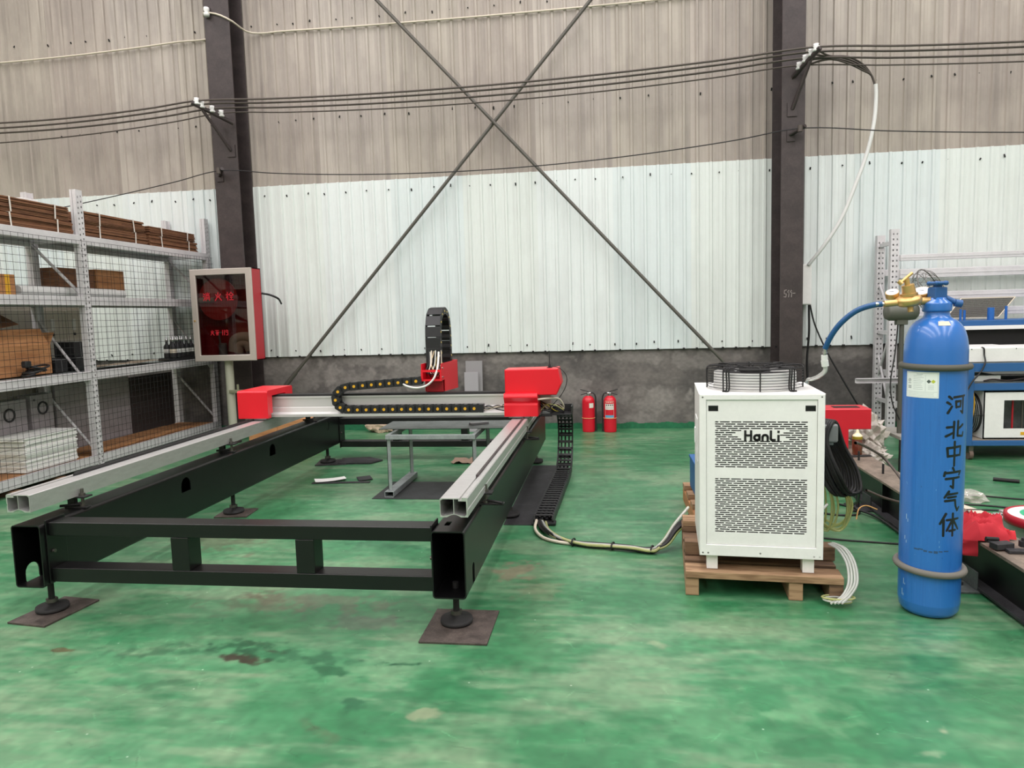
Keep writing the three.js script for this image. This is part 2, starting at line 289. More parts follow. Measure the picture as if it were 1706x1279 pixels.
// tie rods crossing between the columns
function tie(a, b, label) {
  const g = thing('brace_rod', label, 'brace', [b[0], b[1], b[2]]);
  part(g, 'rod', C(a, b, 0.02, 10), M.rod);
  const d = V(...a).sub(V(...b)).normalize(), p = V(...b).addScaledVector(d, 0.5), q = V(...b).addScaledVector(d, 0.72);
  part(g, 'turnbuckle', C(p.toArray(), q.toArray(), 0.028, 8), M.rod);
}
tie([-4.35, 6.95, -8.34], [1.825, 0.2, -8.36], 'long dark brace rod falling from upper left to lower right');
tie([1.83, 7.05, -8.385], [-4.345, 0.22, -8.395], 'long dark brace rod falling from upper right to lower left');

// ---------------------------------------------------------------- cables and brackets on the wall
function sag(a, b, drop, n = 8) { return Array.from({ length: n + 1 }, (_, i) => { const t = i / n; return [a[0] + (b[0] - a[0]) * t, a[1] + (b[1] - a[1]) * t - 4 * drop * t * (1 - t), a[2] + (b[2] - a[2]) * t]; }); }
{
  const Lp = [[-4.62, 3.915, -7.86], [-4.58, 3.885, -7.90], [-4.50, 3.85, -7.97], [-4.43, 3.815, -8.04]];
  const Rp = [[2.09, 3.975, -7.80], [2.06, 3.95, -7.86], [2.02, 3.915, -7.93], [1.98, 3.87, -8.0]];
  const far = [[-8.9, 3.93, -7.86], [-8.9, 3.87, -7.9], [-8.9, 3.83, -7.97], [-8.9, 3.70, -8.04]], farR = [[8.8, 3.99, -7.8], [8.8, 3.95, -7.86], [8.8, 3.88, -7.93], [8.8, 3.83, -8.0]];
  const which = ['topmost', 'second', 'third', 'lowest'];
  for (let k = 0; k < 4; k++) {
    const pts = [...sag(far[k], Lp[k], 0.1), ...sag(Lp[k], Rp[k], 0.10 + 0.005 * k).slice(1), ...sag(Rp[k], farR[k], 0.12).slice(1)];
    single('power_cable', which[k] + ' of the four dark cables strung across both columns on white insulators', 'cable', T(pts, k === 3 ? 0.0075 : 0.0105, 160, 6), M.cableBrown, { group: 'four cables across the wall' });
  }
  const bracket = (P, wall, arm0, foot, label) => {
    const g = thing('insulator_bracket', label, 'bracket', arm0);
    const dir = V(...P[0]).sub(V(...P[3])).normalize(), up = V(0, 1, 0);
    const a = V(...P[3]).addScaledVector(dir, -0.14).addScaledVector(up, -0.05), b = V(...P[0]).addScaledVector(dir, 0.06).addScaledVector(up, -0.05);
    part(g, 'arm', C(a.toArray(), b.toArray(), 0.026, 4), M.steelDark);
    part(g, 'strut', [C(foot, V(...P[1]).addScaledVector(up, -0.06).toArray(), 0.02, 4), BX(foot[0] - 0.05, foot[0] + 0.05, foot[1] - 0.07, foot[1] + 0.07, wall, wall + 0.012)], M.steelDark);
    for (const p of P) part(g, 'insulator', LA([[0, -0.045], [0.03, -0.045], [0.036, -0.03], [0.024, -0.012], [0.036, 0.004], [0.022, 0.016], [0.028, 0.03], [0, 0.036]], 12).translate(...p), M.whiteMatte, { label: 'white porcelain insulator' });
  };
  bracket(Lp, -8.2, [-4.45, 3.75, -8.1], [-4.42, 3.42, -8.19], 'dark arm with white insulators on the column above the hydrant cabinet');
  bracket(Rp, -8.07, [1.98, 3.8, -8.0], [1.93, 3.45, -8.06], 'dark arm with white insulators on the column behind the chiller');
  // the thin wire and its two hooks
  const wa = [-4.5, 3.17, -8.06], wb = [2.0, 3.225, -7.94];
  single('thin_wire', 'single thin dark wire sagging below the four cables', 'wire', T([...sag([-8.9, 2.55, -7.95], wa, 0.05), ...sag(wa, wb, 0.2, 10).slice(1), ...sag(wb, [8.8, 3.0, -7.9], 0.12).slice(1)], 0.006, 150, 5), M.cable);
  const hook = (p, zf, label) => { const g = thing('wire_hook', label, 'hook', [p[0], p[1] - 0.06, zf]); part(g, 'arm', [C([p[0] - 0.09, p[1] - 0.03, zf], [p[0] + 0.03, p[1] + 0.02, p[2] + 0.01], 0.022, 6), BX(p[0] - 0.12, p[0] - 0.04, p[1] - 0.1, p[1] + 0.03, zf, zf + 0.012)], M.steelDark); part(g, 'spool', C([p[0] - 0.02, p[1] - 0.035, p[2] + 0.005], [p[0] - 0.02, p[1] + 0.03, p[2] + 0.005], 0.026, 10), M.cableBrown); };
  hook(wa, -8.2, 'small dark wire hook on the column above the hydrant cabinet'); hook(wb, -8.07, 'small dark wire hook on the column behind the chiller');
  // the pale cable high on the left
  single('pale_cable', 'pale grey cable running high along the beige sheets', 'cable', T([...sag([-8.8, 4.78, -8.5], [-4.72, 4.86, -8.5], 0.05), [-4.69, 4.93, -8.4], [-4.66, 5.0, -8.19], [-4.5, 4.98, -8.185], [-4.33, 4.9, -8.19], [-4.25, 4.855, -8.45], [-4.1, 4.85, -8.51], ...sag([-3.9, 4.855, -8.515], [1.8, 4.87, -8.515], 0.03)], 0.011, 150, 6), M.hoseCream);
  const cl1 = thing('cable_clip', 'small white porcelain clip holding the pale cable on the column', 'clip', [-4.6, 4.96, -8.2]);
  part(cl1, 'clip_body', LA([[0, -0.05], [0.03, -0.05], [0.035, -0.02], [0.02, 0], [0.035, 0.02], [0.03, 0.05], [0, 0.05]], 10).translate(-4.6, 5.0, -8.165), M.whiteMatte);
  part(cl1, 'clip_plate', BX(-4.63, -4.57, 4.94, 5.06, -8.2, -8.192), M.steelDark);
  // drop from the right bracket to the switch box
  const drop = thing('service_drop', 'cables bending from the bracket into a white hose down to the switch box', 'cable', [2.16, 1.86, -8.3]);
  for (let k = 0; k < 4; k++) part(drop, 'cable', T([[Rp[k][0], Rp[k][1] - 0.02, Rp[k][2]], [2.26, 3.93 - k * 0.012, -7.95], [2.46, 3.92 - k * 0.022, -8.0], [2.62, 3.85 - k * 0.02, -8.05], [2.72, 3.75, -8.1], [2.765, 3.62, -8.1]], 0.0105, 40, 6), M.cableBrown);
  part(drop, 'white_hose', T([[2.763, 3.66, -8.1], [2.77, 3.55, -8.1], [2.755, 3.28, -8.1], [2.70, 2.98, -8.12], [2.60, 2.66, -8.15], [2.47, 2.3, -8.2], [2.32, 2.04, -8.27], [2.19, 1.85, -8.36]], 0.02, 60, 8), M.whiteMatte, { label: 'white corrugated hose' });
  const sb = thing('switch_box', 'slim white switch box on the wall beside the column', 'switch box', [2.18, 1.41, -8.5]);
  part(sb, 'case', BX(2.07, 2.228, 1.41, 1.86, -8.5, -8.37, 0.006), M.white); part(sb, 'cover', BX(2.078, 2.22, 1.42, 1.85, -8.37, -8.362, 0.003), M.white);
  single('hanging_cable', 'black cable hanging straight down from the switch box', 'cable', T([[2.215, 1.42, -8.42], [2.22, 1.1, -8.42], [2.205, 0.8, -8.43], [2.215, 0.45, -8.42], [2.2, 0.1, -8.4], [2.3, 0.012, -8.35]], 0.012, 40, 6), M.cable);
  single('slack_cable', 'thin black cable slanting from the switch box towards the rack', 'cable', T([[2.225, 1.42, -8.42], [2.28, 1.2, -8.43], [2.42, 0.87, -8.42], [2.52, 0.68, -8.41], [2.78, 0.22, -8.4], [2.9, 0.012, -8.38]], 0.009, 40, 6), M.cable);
}

// ---------------------------------------------------------------- hydrant cabinet
{
  const x0 = -4.70, x1 = -3.965, y0 = 0.96, y1 = 2.0, zf = -7.6, zb = -7.83;
  const g = thing('hydrant_cabinet', 'red fire hydrant cabinet with an aluminium framed glass door', 'cabinet', [-4.33, y0, zb]);
  const t = 0.01;
  part(g, 'case', [BX(x0, x1, y0, y1, zb, zb + t), BX(x0, x0 + t, y0, y1, zb, zf - 0.03), BX(x1 - t, x1, y0, y1, zb, zf - 0.03), BX(x0, x1, y0, y0 + t, zb, zf - 0.03), BX(x0, x1, y1 - t, y1, zb, zf - 0.03)], M.redDeep);
  const fw = 0.068, door = part(g, 'door', EX([[x0, y0], [x1, y0], [x1, y1], [x0, y1]], 0.026, { bevel: 0.004, holes: [[[x0 + fw, y0 + fw], [x0 + fw, y1 - fw], [x1 - fw, y1 - fw], [x1 - fw, y0 + fw]]] }).translate(0, 0, zf - 0.028), mat(0xc9bfb6, 0.4, 0.5), { label: 'pale aluminium door frame' });
  part(door, 'glass', BX(x0 + fw, x1 - fw, y0 + fw, y1 - fw, zf - 0.02, zf - 0.016), phys({ color: 0xc4bebb, roughness: 0.03, transmission: 1, thickness: 0, ior: 1.5 }));
  part(door, 'latch', C([x0 + 0.03, 1.42, zf - 0.006], [x0 + 0.03, 1.42, zf + 0.006], 0.012, 10), M.brass);
  const R3 = mat(0xc01022, 0.6);
  for (const ch of [
    ribbon([[[0.1, 0.12], [0.25, 0.25]], [[0.05, 0.42], [0.2, 0.52]], [[0.06, 0.95], [0.24, 0.65]], [[0.65, 0.02], [0.65, 0.3]], [[0.42, 0.08], [0.5, 0.25]], [[0.9, 0.06], [0.8, 0.25]], [[0.42, 0.35], [0.9, 0.35], [0.9, 0.95]], [[0.42, 0.35], [0.4, 0.98]], [[0.44, 0.55], [0.88, 0.55]], [[0.44, 0.74], [0.88, 0.74]]], 0.085, 0.09, 0.009).translate(-4.56, 1.735, zf - 0.0145),
    ribbon([[[0.5, 0.02], [0.48, 0.45], [0.08, 0.98]], [[0.5, 0.45], [0.95, 0.98]], [[0.2, 0.25], [0.28, 0.45]], [[0.85, 0.2], [0.7, 0.45]]], 0.085, 0.09, 0.009).translate(-4.42, 1.735, zf - 0.0145),
    ribbon([[[0.2, 0.02], [0.2, 0.98]], [[0.02, 0.3], [0.4, 0.28]], [[0.2, 0.35], [0.02, 0.7]], [[0.7, 0.02], [0.42, 0.35]], [[0.7, 0.05], [1, 0.35]], [[0.52, 0.42], [0.9, 0.42]], [[0.55, 0.65], [0.86, 0.65]], [[0.7, 0.42], [0.7, 0.95]], [[0.45, 0.95], [0.98, 0.95]]], 0.085, 0.09, 0.009).translate(-4.28, 1.735, zf - 0.0145),
    ribbon([[[0.5, 0.02], [0.48, 0.45], [0.08, 0.98]], [[0.5, 0.45], [0.95, 0.98]], [[0.2, 0.25], [0.28, 0.45]], [[0.85, 0.2], [0.7, 0.45]]], 0.045, 0.055, 0.007).translate(-4.5, 1.31, zf - 0.0145),
    ribbon([[[0.05, 0.05], [0.95, 0.05]], [[0.5, 0], [0.3, 0.35], [0.95, 0.38]], [[0.1, 0.5], [0.9, 0.5]], [[0.2, 0.65], [0.8, 0.65]], [[0.25, 0.78], [0.25, 0.98], [0.78, 0.98], [0.78, 0.78], [0.25, 0.78]]], 0.045, 0.055, 0.006).translate(-4.44, 1.31, zf - 0.0145),
    ribbon([[[0.1, 0], [0.1, 1]], [[0.4, 0], [0.4, 1]], [[0.95, 0.45], [0.65, 0.45], [0.65, 0.02], [0.95, 0.02], [0.95, 1], [0.7, 1]]], 0.075, 0.055, 0.007).translate(-4.36, 1.31, zf - 0.0145)]) part(door, 'character', ch, R3, { keepUV: true, label: 'red character on the glass' });
  const reel = part(g, 'hose_reel', [LA([[0, 0], [0.235, 0], [0.24, 0.012], [0.235, 0.02], [0.06, 0.02], [0.05, 0.03], [0, 0.03]], 40).rotateX(Math.PI / 2).translate(-4.42, 1.66, -7.70)], mat(0xd02a2c, 0.5), { label: 'round red hose reel behind the glass' });
  part(reel, 'hub', C([-4.42, 1.66, -7.76], [-4.42, 1.66, -7.82], 0.05, 14), M.redDeep);
  part(reel, 'nozzle', C([-4.63, 1.655, -7.665], [-4.46, 1.655, -7.665], 0.032, 12, 0.026), M.hoseCream, { label: 'pale hose nozzle' });
  part(g, 'folded_hose', [T([[-4.28, 1.06, -7.7], [-4.26, 1.19, -7.7], [-4.15, 1.23, -7.7], [-4.04, 1.2, -7.7], [-4.03, 1.08, -7.7]], 0.055, 30, 10), T([[-4.22, 1.04, -7.71], [-4.2, 1.14, -7.71], [-4.12, 1.15, -7.71], [-4.08, 1.06, -7.71]], 0.05, 24, 10)], M.hoseCream, { label: 'folded cream hose' });
  part(g, 'valve', [C([-4.42, 0.98, -7.72], [-4.42, 1.16, -7.72], 0.045, 12), new THREE.TorusGeometry(0.05, 0.01, 6, 18).rotateX(Math.PI / 2).translate(-4.46, 1.28, -7.72), C([-4.45, 1.16, -7.72], [-4.46, 1.28, -7.72], 0.012, 6)], M.galv);
  const pole = thing('standpipe', 'pale green standpipe below the hydrant cabinet with a small valve', 'pipe', [-4.4, 0, -7.72]);
  part(pole, 'pipe', C([-4.36, 0, -7.72], [-4.36, 0.965, -7.72], 0.048, 16), mat(0xa9aa98, 0.5)); part(pole, 'valve_handle', [BX(-4.35, -4.17, 0.585, 0.62, -7.69, -7.66, 0.004), C([-4.27, 0.6, -7.72], [-4.27, 0.68, -7.72], 0.014, 8)], mat(0x7d7f66, 0.5));
  part(pole, 'floor_flange', C([-4.36, 0, -7.72], [-4.36, 0.02, -7.72], 0.085, 18), M.steelDark);
  for (const y of [1.3, 1.7]) part(g, 'rear_arm', BX(-4.6, -4.35, y, y + 0.06, -8.199, zb), M.steelDark);
  single('cable_stub', 'short black cable end behind the hydrant cabinet', 'cable', T([[-3.98, 1.72, -7.86], [-3.9, 1.70, -7.9], [-3.83, 1.66, -7.95], [-3.86, 1.6, -8.1]], 0.012, 16, 6), M.cable);
}

// ---------------------------------------------------------------- storage rack on the left
function perforated(h, w, holesAt, t = 0.003) {   // upright face plate in the xy plane
  return EX([[-w / 2, 0], [w / 2, 0], [w / 2, h], [-w / 2, h]], t, { holes: holesAt.map(([x, y]) => [[x - 0.007, y - 0.009], [x - 0.007, y + 0.009], [x + 0.007, y + 0.009], [x + 0.007, y - 0.009]]) });
}
function upright(g, x, z, h, w, d, faceX, faceZ) {   // channel post: face plate towards faceX and a flank towards faceZ
  const hs = []; for (let y = 0.06; y < h - 0.03; y += 0.05) hs.push([-w * 0.24, y], [w * 0.24, y + 0.012]);
  const geo = [perforated(h, w, hs).rotateY(faceX > 0 ? Math.PI / 2 : -Math.PI / 2).translate(x + (faceX > 0 ? 0 : 0), 0, z), BX(x - faceX * d, x, 0, h, z + w / 2 - 0.003, z + w / 2), BX(x - faceX * d, x, 0, h, z - w / 2, z - w / 2 + 0.003), BX(x - 0.05, x + 0.045, 0, 0.006, z - 0.06, z + 0.06), BX(x - faceX * d * 0.6, x - faceX * d * 0.55, 0, h, z - w / 2, z + w / 2)];
  part(g, 'post', geo, M.rackWhite);
}
{
  const XF = -4.95, XB = -5.52, ZP = [-4.22, -6.28, -8.44], H = 2.68, tops = [0.145, 0.965, 1.68, 2.255];
  const g = thing('storage_rack', 'tall white perforated steel storage rack beside the hydrant cabinet', 'rack', [-5.23, 0, -6.3]);
  for (const z of ZP) {
    upright(g, XF, z, H, 0.085, 0.06, 1, 1); upright(g, XB, z, H, 0.085, 0.06, -1, 1);
    for (const [ya, yb] of [[0.18, 0.8], [0.8, 1.5], [1.68, 2.22]]) part(g, 'brace', C([XB, yb, z], [XF - 0.04, ya, z], 0.016, 4), M.rackWhite);
    for (const y of [0.1, 0.92, 1.635, 2.21]) part(g, 'frame_tie', BX(XB, XF - 0.04, y - 0.015, y + 0.015, z - 0.012, z + 0.012), M.rackWhite);
  }
  for (let b = 0; b < 2; b++) for (const y of tops) {
    const za = ZP[b] - 0.0425, zb = ZP[b + 1] + 0.0425;
    part(g, 'beam', BX(XF - 0.045, XF + 0.004, y - 0.085, y, zb, za, 0.003), M.rackWhite);
    part(g, 'beam', BX(XB - 0.004, XB + 0.045, y - 0.085, y, zb, za, 0.003), M.rackWhite);
    part(g, 'deck', BX(XB + 0.046, XF - 0.046, y - 0.03, y - 0.004, zb, za), y < 0.3 ? M.plywood : M.galv);
  }
  // wire mesh on the aisle side
  const w = [], zx = XF + 0.016, r = 0.0017;
  for (let z = -4.0; z > -8.49; z -= 0.062) { const j = R(-0.006, 0.006), k = R(-0.02, 0.02); w.push(C([zx, 0.07, z + j], [zx + 0.006, 2.2, z + k], r, 4)); }
  for (let y = 0.09; y < 2.2; y += 0.062) { const j = R(-0.008, 0.008); for (let i = 0; i < 5; i++) w.push(C([zx + 0.003, y + (i % 2) * j, -4.0 - i * 0.9], [zx + 0.003, y + ((i + 1) % 2) * j, -4.9 - i * 0.9], r, 4)); }
  single('wire_mesh_panel', 'dark square wire mesh hung over the aisle side of the storage rack', 'mesh', w, M.blackMatte);
  // cardboard bundles on the top shelf
  const bundle = (za, zb, y0, y1, n, label) => {
    const t = thing('cardboard_bundle', label, 'cardboard', [-5.24, y0, (za + zb) / 2]);
    const dy = (y1 - y0) / n, s = [];
    for (let i = 0; i < n; i++) s.push(BX(-5.5 + R(-0.01, 0.01), -4.985 + R(-0.012, 0.012), y0 + i * dy, y0 + (i + 1) * dy - 0.0022, za + R(0, 0.02), zb - R(0, 0.02)));
    part(t, 'cardboard_sheets', s, M.cardBrown, { kind: 'stuff' });
    for (const f of [0.22, 0.78]) { const z = za + (zb - za) * f; part(t, 'strap', [BX(-5.515, -4.968, y1, y1 + 0.002, z - 0.008, z + 0.008), BR(0.003, y1 - y0, 0.014, 0, [-4.968, (y0 + y1) / 2, z], [R(-0.12, 0.12), 0, 0])], M.strap); }
  };
  const seg = [[-7.34, -8.28, 'farthest'], [-6.345, -7.31, 'middle'], [-5.28, -6.215, 'near'], [-4.3, -5.25, 'nearest']];
  for (const [a, b, wd] of seg) { bundle(b, a, 2.257, 2.372, 9, 'lower strapped bundle of brown cardboard at the ' + wd + ' end of the top shelf'); bundle(b + 0.03, a - 0.02, 2.376, wd === 'farthest' ? 2.475 : 2.502, 10, 'upper strapped bundle of brown cardboard at the ' + wd + ' end of the top shelf'); }
  single('white_offcut', 'small white offcut lying on the nearest cardboard bundle', 'offcut', BX(-5.2, -5.05, 2.506, 2.53, -5.9, -5.72, 0.003), M.whiteMatte);
  // second shelf
  const pb = thing('parcel_box', 'brown parcel box with a yellow strip on the second shelf', 'box', [-5.3, 1.68, -5.7]);
  part(pb, 'box_body', BX(-5.48, -5.1, 1.682, 1.86, -5.62, -5.2, 0.004), M.cardOrange); part(pb, 'yellow_strip', BX(-5.0995, -5.098, 1.685, 1.858, -5.56, -5.51), M.yellow); part(pb, 'flap', BR(0.3, 0.005, 0.1, 0, [-5.3, 1.80, -5.655], [1.2, 0, 0]), M.cardBrown);
  single('long_carton', 'long low brown carton behind the white roll on the second shelf', 'box', BX(-5.5, -5.3, 1.682, 1.975, -6.84, -6.35, 0.004), M.cardBrown);
  single('short_carton', 'lighter brown carton beyond the long carton on the second shelf', 'box', BX(-5.5, -5.29, 1.682, 1.985, -7.3, -6.87, 0.004), M.cardOrange);
  const roll = thing('white_roll', 'long white wrapped roll lying along the second shelf', 'roll', [-5.2, 1.682, -6.4]);
  part(roll, 'tube', C([-5.2, 1.73, -5.74], [-5.2, 1.73, -7.02], 0.047, 20), M.whiteMatte); part(roll, 'end_cap', C([-5.2, 1.73, -7.02], [-5.2, 1.73, -7.14], 0.042, 20), M.whiteMatte);
  // third shelf
  const ob = thing('open_carton', 'open orange-brown carton with raised flaps on the third shelf', 'box', [-5.3, 0.965, -5.7]);
  part(ob, 'box_body', [BX(-5.49, -5.16, 0.967, 0.973, -6.02, -5.35), BX(-5.166, -5.16, 0.967, 1.24, -6.02, -5.35), BX(-5.49, -5.484, 0.967, 1.24, -6.02, -5.35), BX(-5.49, -5.16, 0.967, 1.24, -6.02, -6.014), BX(-5.49, -5.16, 0.967, 1.24, -5.356, -5.35)], M.cardOrange);
  part(ob, 'flap', BR(0.006, 0.17, 0.6, 0, [-5.20, 1.31, -5.7], [0, 0, 0.5]), M.cardOrange); part(ob, 'flap', BR(0.3, 0.15, 0.006, 0, [-5.32, 1.30, -5.31], [0.6, 0, 0]), M.cardBrown); part(ob, 'flap', BR(0.3, 0.13, 0.006, 0, [-5.32, 1.29, -6.05], [-0.5, 0, 0]), M.cardOrange);
  single('dark_flap_carton', 'flat dark brown carton leaning above the open carton', 'box', BR(0.3, 0.006, 0.42, 0, [-5.33, 1.47, -5.5], [0.15, 0, -0.5]), M.cardBrown);
  const bc = thing('black_cable_heap', 'heap of black cable in front of the open carton', 'cable', [-5.03, 0.967, -5.6]);
  for (let k = 0; k < 5; k++) part(bc, 'coil', new THREE.TorusGeometry(0.05 + 0.008 * k, 0.009, 6, 24).rotateX(Math.PI / 2 + R(-0.35, 0.35)).translate(-5.055 + R(-0.01, 0.01), 0.99 + k * 0.014, -5.62 - k * 0.03), M.cable);
  part(bc, 'plug', BX(-5.08, -5.03, 1.05, 1.11, -5.64, -5.57, 0.012), M.blackPlastic);
  const bb = (x0, x1, y0, y1, z0, z1, label) => { const t = thing('black_case', label, 'case', [(x0 + x1) / 2, y0, (z0 + z1) / 2]); part(t, 'case_body', BX(x0, x1, y0, y1, z0, z1, 0.006), M.blackPlastic); part(t, 'seam', BX(x1, x1 + 0.003, y0 + 0.004, y1 - 0.004, (z0 + z1) / 2 - 0.004, (z0 + z1) / 2 + 0.004), M.aluDark); part(t, 'rim', BX(x0, x1 + 0.004, y1, y1 + 0.005, z0, z1), M.aluDark); };
  bb(-5.45, -5.17, 0.967, 1.085, -6.225, -6.07, 'near low black case on the third shelf'); bb(-5.45, -5.17, 0.967, 1.09, -6.56, -6.34, 'far low black case on the third shelf beside the post'); bb(-5.42, -5.2, 1.096, 1.245, -6.53, -6.36, 'black case standing on the far low black case');
  // bottles near the hydrant cabinet
  const bot = LA([[0, 0], [0.034, 0], [0.036, 0.006], [0.036, 0.12], [0.033, 0.14], [0.015, 0.165], [0.014, 0.19], [0, 0.19]], 14), capg = LA([[0, 0.19], [0.017, 0.19], [0.017, 0.215], [0.01, 0.225], [0.006, 0.25], [0, 0.25]], 12), lab = LA([[0.0367, 0.06], [0.0367, 0.105]], 14);
  metres(J(bot));
  const bg = J(bot), cg = J(capg), lg = J(lab); let bi = 0;
  for (const [x, z] of [[-5.04, -7.72], [-5.04, -7.81], [-5.04, -7.9], [-5.04, -7.99], [-5.04, -8.08], [-5.14, -7.75], [-5.14, -7.84], [-5.14, -7.93], [-5.14, -8.02]]) {
    const t = thing('black_bottle', x > -5.1 ? 'black bottle in the front row by the hydrant cabinet on the third shelf' : 'black bottle in the back row by the hydrant cabinet on the third shelf', 'bottle', [x, 1.0, z], { local: true, group: x > -5.1 ? 'front row of black bottles' : 'back row of black bottles' });
    part(t, 'bottle_body', bg, M.blackPlastic); part(t, 'cap', cg, M.chrome, { label: 'silver cap' }); part(t, 'paper_label', lg, bi++ ? M.whiteMatte : M.hoseCream);
  }
  single('bottle_tray', 'shallow black tray under the black bottles', 'tray', [BX(-5.2, -4.99, 0.967, 0.999, -8.14, -7.66, 0.004)], M.blackPlastic);
  single('crumpled_sheet', 'tan crumpled sheet lying on the third shelf beside the tray', 'sheet', (() => { const p = new THREE.PlaneGeometry(0.34, 1.1, 10, 26).rotateX(-Math.PI / 2).translate(-5.18, 0.982, -7.05), a = p.attributes.position; for (let i = 0; i < a.count; i++) a.setY(i, 0.978 + 0.02 * vn(a.getX(i) * 9 + 40, a.getZ(i) * 7 + 90, 999, 999, 3)); p.computeVertexNormals(); return p; })(), mat(0xa2917c, 0.8, 0, { side: THREE.DoubleSide }));
  // cabinets behind the rack
  for (const [z0, z1, label] of [[-6.42, -5.3, 'near pale beige steel cabinet standing behind the rack'], [-7.08, -6.46, 'far pale beige steel cabinet standing behind the rack']]) {
    const t = thing('steel_cabinet', label, 'cabinet', [-5.9, 0, (z0 + z1) / 2]);
    part(t, 'body', BX(-6.15, -5.62, 0, 1.6, z0, z1, 0.006), M.beigePaint);
    const zm = (z0 + z1) / 2;
    for (const [a, b] of [[z0 + 0.02, zm - 0.004], [zm + 0.004, z1 - 0.02]]) { const d = part(t, 'door', BX(-5.62, -5.602, 0.08, 1.57, a, b, 0.004), M.beigePaint); part(d, 'handle', [BX(-5.602, -5.588, 1.36, 1.48, b - 0.12, b - 0.08, 0.004)], M.whiteMatte); part(d, 'lock', C([-5.602, 1.32, b - 0.1], [-5.59, 1.32, b - 0.1], 0.014, 10), M.blackPlastic); }
  }
  // bottom shelf
  for (const [z0, z1, h, label] of [[-5.9, -5.5, 0.60, 'near grey metal casing with a black ring on the bottom shelf'], [-6.22, -5.95, 0.62, 'far grey metal casing with a black ring on the bottom shelf']]) {
    const t = thing('metal_casing', label, 'casing', [-5.42, 0.145, (z0 + z1) / 2]);
    part(t, 'case_body', BX(-5.5, -5.36, 0.147, 0.147 + h, z0, z1, 0.006), M.greyPanel);
    part(t, 'ring', new THREE.TorusGeometry(0.055, 0.009, 8, 28).rotateY(Math.PI / 2).translate(-5.357, 0.147 + h - 0.13, (z0 + z1) / 2), M.blackPlastic); part(t, 'screw', C([-5.36, 0.2 + h - 0.1, z1 - 0.04], [-5.353, 0.2 + h - 0.1, z1 - 0.04], 0.01, 8), M.blackPlastic);
  }
  single('grey_sheet', 'wide mauve-grey metal sheet standing on the bottom shelf behind the rack post', 'sheet', [BX(-5.46, -5.435, 0.147, 0.82, -7.44, -6.34, 0.004), BX(-5.435, -5.43, 0.24, 0.31, -7.38, -7.1)], M.greyPanel);
  single('dark_board', 'dark brown board standing on the bottom shelf at its far end', 'board', BX(-5.46, -5.44, 0.147, 0.8, -8.26, -7.46, 0.003), M.darkBoard);
  single('loose_plywood', 'orange-brown plywood sheet lying on the bottom shelf', 'board', BX(-5.38, -5.02, 0.147, 0.168, -7.95, -6.34, 0.002), M.plywood);
  // stack of white plastic panels
  const slots = circle(0, 0, 0.001, 6); void slots;
  const n = 21, th = 0.3 / n;
  for (let i = 0; i < n; i++) {
    const x0 = -5.46, x1 = -5.005, z0 = -6.06, z1 = -5.46, jx = R(-0.014, 0.014), jz = R(-0.02, 0.02), y = 0.148 + i * th;
    if (i < n - 1) single('plastic_sheet', 'white plastic panel in the tall stack on the bottom shelf', 'panel', BX(x0 + jx, x1 + jx, y, y + th - 0.0016, z0 + jz, z1 + jz, 0.0015), M.paper, { group: 'stack of white plastic panels' });
    else {
      const hs = []; for (const a of [-5.36, -5.2]) for (const b of [-5.95, -5.76, -5.57]) hs.push([[a - 0.045, b - 0.012], [a - 0.045, b + 0.012], [a + 0.045, b + 0.012], [a + 0.045, b - 0.012]]);
      single('plastic_sheet', 'slotted white plastic panel on top of the stack on the bottom shelf', 'panel', EX([[x0, z0], [x1, z0], [x1, z1], [x0, z1]], th - 0.002, { holes: hs }).applyMatrix4(new THREE.Matrix4().set(1, 0, 0, 0, 0, 0, -1, y + th, 0, 1, 0, 0, 0, 0, 0, 1)), M.paper, { group: 'stack of white plastic panels' });
    }
  }
  // skid under the near bay
  const sk = thing('wooden_skid', 'worn wooden skid on the floor under the near end of the rack', 'pallet', [-5.1, 0, -5.2]);
  for (const z of [-4.75, -5.25, -5.75]) part(sk, 'block', BX(-5.35, -4.93, 0, 0.045, z - 0.05, z + 0.05, 0.004), M.woodDark);
}

// ---------------------------------------------------------------- the cutting machine: bed
const csg = new Evaluator(); csg.useGroups = false; csg.attributes = ['position', 'normal', 'uv'];
function drill(geo, cuts) { let a = new Brush(geo); a.updateMatrixWorld(); for (const c of cuts) { const b = new Brush(c); b.updateMatrixWorld(); a = csg.evaluate(a, b, SUBTRACTION); } const g = a.geometry; g.computeVertexNormals(); return clean(g); }
function roundRect(x0, x1, y0, y1, r, n = 4, cw = false) { const p = []; for (const [cx, cy, a0] of [[x1 - r, y1 - r, 0], [x0 + r, y1 - r, 90], [x0 + r, y0 + r, 180], [x1 - r, y0 + r, 270]]) for (let i = 0; i <= n; i++) { const a = (a0 + 90 * i / n) * Math.PI / 180; p.push([cx + r * Math.cos(a), cy + r * Math.sin(a)]); } return cw ? p.reverse() : p; }
const tubeZ = (x0, x1, y0, y1, z0, z1, t, r) => EX(roundRect(x0, x1, y0, y1, r), z1 - z0, { holes: [roundRect(x0 + t, x1 - t, y0 + t, y1 - t, Math.max(r - t, 0.004), 4, true)] }).translate(0, 0, z0);
const slotCut = (x, y, z, w, h) => EX([[-w / 2, -h / 2], [w / 2, -h / 2], [w / 2, 0], ...Array.from({ length: 9 }, (_, i) => [w / 2 * Math.cos(i / 8 * Math.PI), h / 2 - w / 2 + w / 2 * Math.sin(i / 8 * Math.PI)]), [-w / 2, 0]], 0.06).rotateY(Math.PI / 2).translate(x - 0.03, y, z);
const BED = { zf: -2.95, zb: -6.86, y0: 0.167, y1: 0.47, L: [-2.825, -2.672], R: [-0.785, -0.633] };
const FOOT_Z = [-3.07, -4.8, -6.58];
